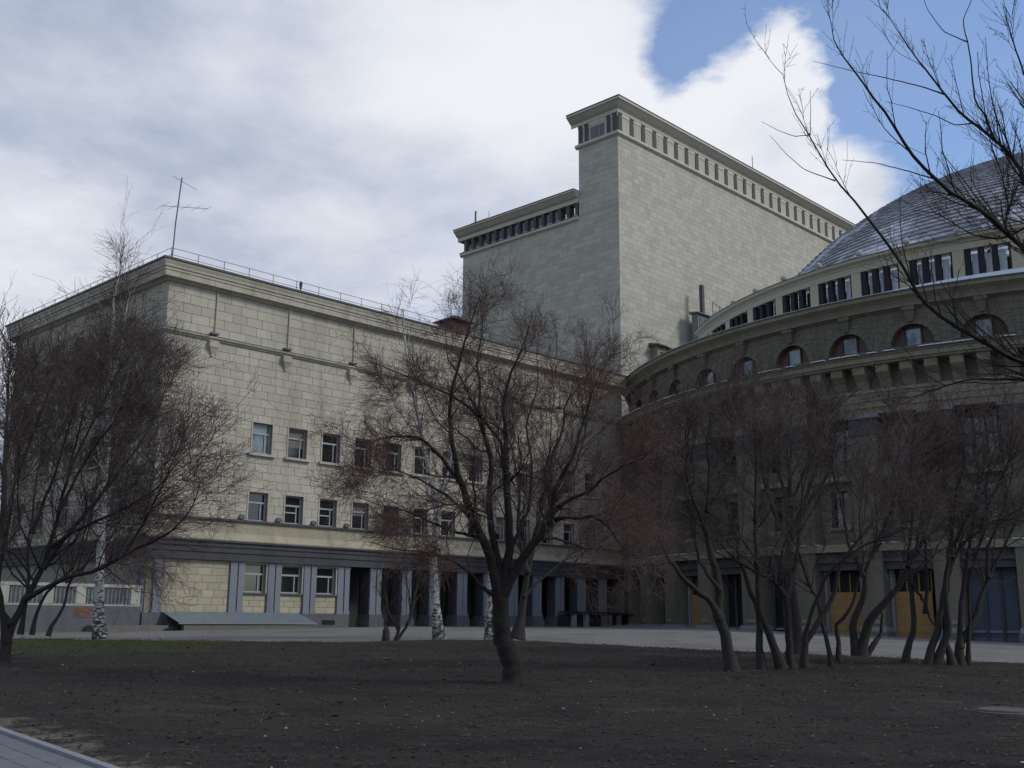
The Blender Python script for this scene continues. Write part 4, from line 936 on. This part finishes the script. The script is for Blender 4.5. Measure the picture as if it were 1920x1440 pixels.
def bush(name, label, stems, Y, levels, bark, twig, seed, cpix, pull=.3, group=None, w=(.16, .02), cat='tree'):
    rg = random.Random(seed); L = []
    for st in stems:
        pix, dy = st[0], st[1]; w0 = st[2] if len(st) > 2 else w[0]
        L.append(limb(pix, Y, w0, w[1], dy))
    base = L[0][0][0]; bare = [l_ for l_, st in zip(L, stems) if len(st) > 3]; L = bare + [l_ for l_, st in zip(L, stems) if len(st) <= 3]
    return tree(name, label, L, base, levels, bark, twig, cat, group, seed, at(*cpix, Y), pull, len(bare))

# thicket at the left
LB1 = [dict(n=14, L=1.9, ang=.9, up=.15, t0=.25, rr=.36, rmin=.007, K=7, wob=.2), dict(n=12, L=1.0, ang=.95, up=.08, t0=.12, rr=.55, rmin=.0055, K=6, wob=.2), dict(n=8, L=.52, ang=1.0, up=.05, t0=.1, rr=.6, rmin=.0042, K=4, wob=.2)]
bush('thicket_tree', 'dense dark many-stemmed bare tree filling the left edge with a long branch reaching right', [
    ([(5, 1250), (12, 1205), (20, 1173), (33, 1157), (47, 1123), (80, 1067), (93, 1027), (110, 960), (130, 880), (150, 800), (165, 740)], .5, .24),
    ([(12, 1205), (5, 1150), (-5, 1090), (10, 1010), (25, 930), (30, 850), (50, 760)], -.8, .17),
    ([(47, 1123), (90, 1100), (127, 1080), (183, 1073), (233, 1040), (277, 1020), (310, 1003), (333, 987), (360, 955), (375, 910)], -1.2, .12),
    ([(80, 1067), (120, 1010), (170, 950), (220, 890), (265, 830), (300, 760), (320, 700)], 1.2, .11),
    ([(93, 1027), (150, 990), (220, 960), (290, 920), (340, 860)], -1.6, .1),
    ([(20, 1173), (-30, 1100), (-60, 1000), (-50, 900), (-70, 800)], .6, .15),
    ([(110, 960), (160, 860), (215, 790), (245, 720), (280, 680)], 1.8, .08),
    ([(30, 900), (60, 820), (90, 740), (110, 690)], -1.2, .08),
    ([(233, 1040), (270, 980), (310, 900), (335, 840)], -1.5, .07), ([(130, 880), (180, 780), (220, 700), (255, 650)], .4, .06), ([(60, 1000), (100, 900), (140, 760), (150, 690)], 2, .09), ([(120, 1010), (190, 930), (250, 800), (300, 740)], .3, .08)],
    26.9, LB1, M['bark2'], M['twig2'], 11, (160, 960), .2)
bush('thicket_tree', 'slender dark bare tree with a crooked stem just left of the white birch', [
    ([(90, 1193), (92, 1175), (120, 1147), (127, 1093), (146, 1072), (160, 1020), (175, 950), (190, 870), (215, 790)], .5, .16),
    ([(127, 1093), (110, 1040), (100, 980), (95, 900), (110, 800)], -1, .1), ([(146, 1072), (190, 1030), (240, 980), (280, 900), (300, 820)], 1, .1)],
    46.5, [dict(n=14, L=2.9, ang=.7, up=.25, t0=.2, rr=.5, rmin=.012, K=6, wob=.15), dict(n=10, L=1.6, ang=.75, up=.15, t0=.1, rr=.55, rmin=.008, K=5, wob=.2), dict(n=6, L=.7, ang=.75, up=.1, t0=.1, rr=.6, rmin=.0062, K=4, wob=.2)], M['bark2'], M['twig2'], 12, (180, 950))
bush('thicket_tree', 'dark bare tree with paired stems at the far left road edge', [
    ([(38, 1190), (45, 1150), (55, 1100), (50, 1040), (62, 960), (70, 880), (90, 800), (100, 720)], .6, .2), ([(60, 1190), (65, 1157), (83, 1113), (133, 1073), (150, 1030), (170, 960), (185, 880), (190, 780)], -.8, .17),
    ([(55, 1100), (20, 1050), (0, 980), (-20, 900), (-30, 800)], .8, .12), ([(70, 880), (110, 820), (150, 740), (170, 690)], 1, .1)],
    47.5, [dict(n=15, L=3.0, ang=.7, up=.25, t0=.2, rr=.5, rmin=.012, K=6, wob=.15), dict(n=11, L=1.6, ang=.75, up=.15, t0=.1, rr=.55, rmin=.008, K=5, wob=.2), dict(n=6, L=.8, ang=.75, up=.1, t0=.1, rr=.6, rmin=.0062, K=4, wob=.2)], M['bark2'], M['twig2'], 13, (90, 900))
bush('bare_tree', 'dark upright bare tree against the sky at the left end of the stone wing', [
    ([(-15, 1185), (-5, 1080), (5, 980), (8, 900), (10, 830), (15, 770), (15, 713), (20, 660), (18, 600)], 0, .4), ([(8, 900), (-15, 820), (-30, 740), (-25, 660)], 2, .16), ([(10, 860), (25, 800), (28, 740), (30, 690)], -1, .12), ([(5, 980), (30, 900), (34, 850), (30, 800)], -2, .14)],
    58, [dict(n=12, L=2.6, ang=.55, up=.4, t0=.25, rr=.45, rmin=.02, K=6, wob=.14), dict(n=8, L=1.4, ang=.6, up=.25, t0=.1, rr=.55, rmin=.013, K=5, wob=.18), dict(n=5, L=.8, ang=.6, up=.15, t0=.1, rr=.6, rmin=.010, K=4, wob=.2)], M['bark2'], M['twig3'], 14, (10, 800), .2)

# birches
def birch(label, pix, Y, w0, seed, cpix, sides, twigL=1.3):
    L = [limb(pix, Y, w0, .05)] + [limb(s[0], Y, s[1], .02, s[2]) for s in sides]
    return tree('birch', label, L, L[0][0][0], [dict(n=16, L=twigL * 1.4, ang=.6, up=.15, t0=.35, rr=.4, rmin=.012, K=6, wob=.14), dict(n=9, L=twigL, ang=.6, up=-.12, t0=.2, rr=.5, rmin=.0065, K=5, wob=.16), dict(n=6, L=.7, ang=.5, up=-.25, t0=.1, rr=.6, rmin=.005, K=4, wob=.15)], M['birch'], M['twig2'], 'tree', None, seed, at(*cpix, Y), .15)
birch('tall slim white birch at the road edge before the dark left side of the wing', [(187, 1198), (184, 1150), (186, 1100), (188, 1050), (190, 1000), (192, 950), (196, 900), (201, 850), (203, 800), (204, 740), (206, 690), (208, 640), (212, 590), (214, 545), (228, 500)], 44, .42, 21, (215, 700),
      [([(188, 1085), (210, 1072), (235, 1062), (260, 1058)], .12, -.6), ([(191, 1028), (215, 1005), (235, 990), (262, 972)], .10, .6), ([(205, 720), (228, 650), (235, 590), (243, 550)], .14, .5), ([(203, 820), (225, 750), (243, 690), (260, 640)], .13, -.6), ([(201, 850), (190, 790), (180, 720), (185, 660)], .11, .6)])
birch('mottled white birch left of the big central tree, in front of the colonnade', [(824, 1201), (820, 1165), (816, 1120), (814, 1085), (810, 1050), (816, 1020), (820, 980), (818, 940), (808, 900), (798, 850), (788, 800), (775, 740), (766, 690), (759, 640), (756, 580)], 45, .40, 22, (790, 800),
      [([(812, 1040), (790, 1018), (770, 1005), (745, 990)], .1, .6), ([(818, 940), (840, 890), (850, 830), (848, 770)], .14, .6), ([(798, 850), (770, 800), (740, 760), (720, 710)], .1, -.6)], 1.1)
birch('thin straight white birch right beside the big tree trunk', [(917, 1202), (917, 1150), (919, 1100), (920, 1075), (922, 1030), (924, 990), (928, 940), (931, 900), (934, 850), (938, 790), (936, 730), (940, 680)], 45.4, .30, 23, (930, 850),
      [([(924, 990), (905, 940), (898, 890), (890, 850)], .1, .5), ([(931, 900), (955, 850), (965, 800), (970, 750)], .1, .6)], 1.0)

# trees between
G1 = 'bare shrubby trees along the right of the lawn'
LR = [dict(n=10, L=1.75, ang=.65, up=.25, t0=.42, rr=.38, rmin=.010, K=7, wob=.14), dict(n=9, L=1.0, ang=.8, up=.14, t0=.12, rr=.55, rmin=.0065, K=6, wob=.18), dict(n=7, L=.5, ang=.85, up=.06, t0=.1, rr=.6, rmin=.0048, K=4, wob=.2)]
bush('bare_tree', 'dark trunk with upright branches just behind the big central tree', [
    ([(970, 1198), (975, 1170), (979, 1150), (982, 1119), (990, 1075), (1005, 1000), (1020, 930), (1030, 850), (1035, 770)], .6, .46), ([(990, 1075), (970, 1000), (975, 920), (960, 840), (955, 770)], 1, .2), ([(1005, 1000), (1040, 940), (1080, 880), (1100, 800), (1110, 720)], -.8, .16), ([(982, 1119), (1010, 1090), (1060, 1050), (1100, 1010), (1140, 940)], 1.5, .14)],
    45, [dict(n=14, L=3.2, ang=.65, up=.3, t0=.25, rr=.5, rmin=.014, K=6, wob=.15), dict(n=9, L=1.7, ang=.7, up=.18, t0=.1, rr=.55, rmin=.009, K=5, wob=.2), dict(n=6, L=.8, ang=.7, up=.1, t0=.1, rr=.6, rmin=.0068, K=4, wob=.2)], M['bark2'], M['twig'], 31, (1030, 850), .25)
bush('shrub', 'thin forked shrub with crooked stems beside the stump at the road edge', [
    ([(742, 1202), (752, 1190), (765, 1170), (769, 1150), (768, 1120), (760, 1080)], .3), ([(742, 1202), (748, 1180), (750, 1150), (753, 1120), (752, 1087), (760, 1040)], -.3), ([(765, 1170), (776, 1130), (782, 1090), (780, 1060)], .4), ([(748, 1180), (728, 1150), (720, 1110), (722, 1080)], -.4)],
    43.2, [dict(n=6, L=1.0, ang=.6, up=.3, t0=.4, rr=.5, rmin=.012, K=5, wob=.2), dict(n=5, L=.6, ang=.6, up=.2, t0=.2, rr=.5, rmin=.008, K=4, wob=.2)], M['bark2'], M['twig2'], 32, (755, 1130), .2, w=(.14, .03), cat='shrub')

RT_ = [
 ('bare tree with a thick low limb reaching left, leftmost of the right-hand grove', 25.6, 41, (1330, 900), [
   ([(1373, 1266), (1368, 1219), (1355, 1184), (1348, 1152), (1351, 1108), (1347, 1076), (1335, 1047), (1326, 1017), (1322, 988), (1326, 945), (1332, 890), (1325, 830), (1335, 770)], .5, .30),
   ([(1349, 1160), (1341, 1140), (1323, 1119), (1297, 1099), (1280, 1084), (1262, 1055), (1247, 1041), (1235, 1000), (1240, 940), (1225, 880)], -.8, .18), ([(1351, 1108), (1332, 1082), (1315, 1061), (1309, 1047), (1300, 1000), (1290, 930), (1280, 860)], .8, .10), ([(1326, 1000), (1300, 940), (1285, 880), (1290, 810)], -1.2, .09), ([(1326, 960), (1360, 900), (1375, 840), (1370, 780)], 1.2, .09)]),
 ('pair-stemmed bare tree leaning left, second clump of the right-hand grove', 26.5, 42, (1400, 900), [
   ([(1428, 1258), (1424, 1205), (1424, 1175), (1425, 1152), (1408, 1114), (1396, 1076), (1384, 1047), (1384, 1006), (1364, 956), (1350, 900), (1345, 840)], .6, .19),
   ([(1466, 1255), (1449, 1204), (1434, 1169), (1422, 1137), (1421, 1064), (1416, 977), (1416, 918), (1420, 860), (1410, 790)], -.6, .22), ([(1421, 1064), (1400, 1020), (1370, 990), (1340, 970)], 1, .09), ([(1416, 977), (1440, 920), (1445, 860), (1460, 800)], 1.2, .1)]),
 ('tall straight dark trunk rising through the right-hand grove', 34.2, 43, (1490, 850), [
   ([(1493, 1232), (1495, 1205), (1486, 1122), (1480, 1050), (1480, 1000), (1483, 947), (1480, 889), (1484, 830), (1478, 760)], .3, .44), ([(1480, 1000), (1501, 960), (1536, 920), (1560, 870), (1575, 800)], 1, .17), ([(1480, 1020), (1450, 960), (1430, 900), (1425, 830)], -1, .15), ([(1483, 947), (1510, 880), (1520, 810), (1530, 750)], -1.4, .12), ([(1480, 960), (1460, 890), (1455, 820), (1450, 760)], 1.6, .12)]),
 ('grey bare tree with a long branch slanting up to the left across its neighbours', 26.8, 44, (1470, 950), [
   ([(1483, 1256), (1478, 1180), (1475, 1122), (1460, 1102), (1445, 1084), (1402, 1067), (1370, 1040), (1340, 1010)], -.6, .20), ([(1475, 1122), (1490, 1060), (1500, 990), (1505, 920), (1520, 850)], .8, .13)]),
 ('thin-stemmed bare tree with straight limbs slanting right past the left ochre door', 27.2, 45, (1600, 920), [
   ([(1508, 1252), (1507, 1204), (1532, 1175), (1544, 1152), (1565, 1116), (1573, 1061), (1605, 1015), (1637, 985), (1646, 959), (1670, 900), (1690, 830)], .6, .17), ([(1507, 1204), (1513, 1178), (1518, 1152), (1538, 1114), (1545, 1080), (1590, 1040), (1637, 1015), (1684, 1000), (1720, 960)], -.8, .12),
   ([(1559, 1249), (1553, 1210), (1544, 1169), (1530, 1120), (1510, 1080), (1495, 1030), (1500, 960)], .5, .13), ([(1573, 1239), (1570, 1187), (1565, 1172), (1588, 1152), (1600, 1134), (1605, 1102), (1620, 1050), (1610, 980), (1620, 900)], -.5, .12)]),
 ('many-stemmed bare tree fanning out between the two ochre doors', 33.9, 46, (1640, 900), [
   ([(1607, 1235), (1597, 1175), (1608, 1146), (1623, 1108), (1620, 1082), (1632, 1047), (1645, 1000), (1640, 930), (1650, 850)], .5, .26), ([(1612, 1235), (1623, 1181), (1637, 1152), (1667, 1122), (1696, 1082), (1710, 1050), (1740, 990), (1750, 920)], -.6, .34), ([(1622, 1234), (1640, 1205), (1652, 1190), (1655, 1150), (1643, 1140)], .4, .22, 0), ([(1620, 1082), (1590, 1020), (1580, 950), (1560, 880), (1570, 820)], 1.2, .13), ([(1632, 1047), (1670, 960), (1690, 880), (1680, 800)], -1.2, .13)]),
 ('slim crooked bare tree standing in front of the right ochre door', 29.5, 47, (1710, 920), [
   ([(1697, 1250), (1702, 1204), (1718, 1181), (1710, 1152), (1710, 1093), (1702, 1064), (1702, 1023), (1707, 1000), (1715, 940), (1705, 870), (1715, 800)], .4, .19), ([(1702, 1064), (1718, 1030), (1722, 990), (1740, 930), (1745, 860)], .8, .1), ([(1710, 1093), (1735, 1130), (1745, 1165), (1760, 1180)], -.2, .09, 0), ([(1735, 1150), (1738, 1090), (1735, 1020), (1728, 960), (1735, 890)], .7, .11)]),
 ('cluster of intertwined bare stems at the right of the right ochre door', 28.8, 48, (1800, 900), [
   ([(1738, 1255), (1748, 1210), (1760, 1178), (1766, 1137), (1774, 1087), (1786, 1047), (1809, 1015), (1839, 991), (1865, 974), (1900, 972), (1935, 985)], .6, .22), ([(1754, 1253), (1769, 1201), (1784, 1180), (1774, 1152), (1771, 1108), (1777, 1050), (1786, 997), (1790, 930), (1810, 860), (1805, 790)], -.5, .22),
   ([(1786, 1248), (1775, 1201), (1770, 1170), (1772, 1130), (1780, 1080), (1795, 1000), (1830, 930), (1850, 860)], .9, .18), ([(1786, 1047), (1785, 980), (1770, 910), (1760, 840)], 1.2, .1), ([(1839, 991), (1860, 930), (1890, 870), (1900, 800)], -1, .09)]),
 ('rightmost bare trees of the grove, one stem leaning right across the glazed hall doors', 29.2, 49, (1870, 900), [
   ([(1801, 1250), (1795, 1207), (1824, 1175), (1833, 1137), (1845, 1110), (1853, 1084), (1880, 1030), (1910, 970), (1930, 900)], .5, .24), ([(1815, 1246), (1816, 1200), (1817, 1152), (1818, 1079), (1833, 1035), (1850, 980), (1850, 900), (1870, 820)], -.5, .12), ([(1800, 1215), (1801, 1150), (1806, 1100), (1815, 1040), (1830, 960), (1835, 880)], .6, .16), ([(1853, 1084), (1850, 1030), (1880, 960), (1900, 880), (1890, 810)], 1, .1)]),
]
for lab, Y, seed, cp2, stems in RT_:
    k = Y / 29.; lv = [dict(l_, L=l_['L'] * (.7 + .3 * k) , rmin=l_['rmin'] * k) for l_ in LR]
    bush('bare_tree', lab, stems, Y, lv, M['bark2'], M['twig'] if seed in (47,) else M['twig2'], seed, cp2, .25, G1)

# tree standing just outside the frame at the right; its boughs reach into the picture
Y = 11.0
bt = np.array([at(2080, 720, Y)[0], Y, float(gz(6.6, Y))])
def T3(x, y): return at(x, y, Y)
# its leader thins out above the frame
trunk_pts = [bt, bt + [.02, 0, 1.5], bt + [-.05, .1, 3.0], T3(2010, 700), T3(1990, 560), T3(1985, 430), T3(1995, 300), T3(1990, 150), T3(2000, 0)]
Ln = [(trunk_pts, [.17, .15, .13, .10, .08, .065, .045, .025, .006])]
for pix, w0, w1, dy in [
    ([(1990, 560), (1955, 500), (1920, 459), (1884, 437), (1851, 401), (1826, 383), (1783, 365), (1754, 336), (1718, 300), (1689, 260), (1667, 220), (1638, 181), (1617, 155), (1595, 123), (1570, 94), (1555, 65), (1558, 43)], .085, .008, -.8),
    ([(1985, 430), (1950, 385), (1920, 347), (1913, 311), (1891, 285), (1862, 260), (1826, 231), (1794, 206), (1772, 177), (1747, 144), (1721, 112), (1703, 90), (1685, 58), (1656, 18)], .075, .008, .6),
    ([(1862, 260), (1850, 220), (1826, 188), (1823, 137), (1815, 79), (1803, 40), (1821, 4), (1830, -40)], .034, .008, .3),
    ([(2005, 690), (1960, 690), (1920, 682), (1880, 663), (1841, 643), (1802, 618), (1744, 580), (1723, 557), (1707, 525), (1686, 483), (1665, 456), (1638, 425), (1612, 388), (1591, 364), (1567, 338), (1541, 301), (1519, 253), (1490, 215), (1475, 175), (1467, 137)], .075, .006, -1.0),
    ([(2010, 715), (1960, 712), (1920, 710), (1880, 711), (1822, 710), (1772, 724), (1724, 740), (1700, 754)], .05, .008, .8),
    ([(1772, 177), (1720, 160), (1653, 144), (1602, 134), (1523, 114)], .022, .006, .2),
    ([(1566, 339), (1540, 330), (1508, 318), (1475, 290), (1443, 253)], .018, .005, -.2),
    ([(1519, 253), (1490, 256), (1460, 245), (1428, 228)], .014, .005, .1),
    ([(1519, 253), (1520, 210), (1519, 170)], .012, .005, .1),
    ([(1990, 300), (1950, 230), (1925, 150), (1900, 80), (1880, 10)], .05, .008, -.6),
    ([(1985, 430), (1930, 420), (1880, 450), (1820, 440), (1760, 400), (1720, 395)], .04, .007, .9),
    ([(1754, 336), (1700, 320), (1640, 305), (1580, 300)], .022, .006, .3),
    ([(1815, 79), (1770, 60), (1740, 20), (1725, -20)], .018, .006, .2),
    ([(1826, 231), (1790, 235), (1750, 215), (1700, 200), (1660, 190)], .02, .006, .4),
    ([(1884, 437), (1890, 380), (1880, 330), (1860, 280), (1850, 230)], .03, .006, .4)]: Ln.append(limb(pix, Y, w0 * .72, w1 * .8, dy))
for tip, zt in ((( .9, .8), 3.6), ((1.6, -.3), 4.4), ((1.2, 1.3), 5.6), ((.7, -1.2), 6.3)):   # boughs on the far side of the trunk
    q0 = bt + [0, 0, zt - 1.2]; q1 = bt + [tip[0] * .5, tip[1] * .5, zt]; q2 = bt + [tip[0] * 1.1, tip[1] * 1.1, zt + 1.3]; q3 = bt + [tip[0] * 1.5, tip[1] * 1.5, zt + 2.4]
    Ln.append(([q0, q1, q2, q3], [.035, .028, .015, .005]))
thin = [l_ for l_ in Ln[1:] if l_[1][0] < .0125]; Ln = [Ln[0]] + thin + [l_ for l_ in Ln[1:] if l_[1][0] >= .0125]
nt = tree('bare_tree', 'near bare tree at the right edge with thin boughs against the sky and dome', Ln, bt, [dict(n=24, L=.66, ang=.5, up=.30, t0=.06, rr=.42, rmin=.0034, K=8, wob=.1, tpow=1.7), dict(n=5, L=.34, ang=.6, up=.15, t0=.15, rr=.55, rmin=.0026, K=6, wob=.12), dict(n=2, L=.05, ang=.9, up=.0, t0=.1, rr=.6, rmin=.0024, K=3, wob=.1)], M['bark'], M['twig3'], 'tree', None, 51, nosprout=len(thin))
for i, (x, y) in enumerate([(1866, 447), (1862, 458), (1872, 440), (1752, 377), (1745, 381), (1905, 432), (1890, 462), (1880, 452), (1858, 466)]):
    p = at(x, y, Y - .1) - bt; r = random.Random(i); m_ = MB(); a, b = np.array([r.uniform(-1, 1), r.uniform(-1, 1), r.uniform(-1, .2)]), np.array([r.uniform(-1, 1), r.uniform(-1, 1), r.uniform(-1, 1)])
    a = a / np.linalg.norm(a) * .055; b = np.cross(a, b); b = b / np.linalg.norm(b) * .026
    m_.poly([p, p + a * .5 + b, p + a + b * .3, p + a * 1.2]); m_.poly([p, p + a * 1.2, p + a - b * .4, p + a * .5 - b]); m_.build('dead_leaf', M['leaf'], nt)
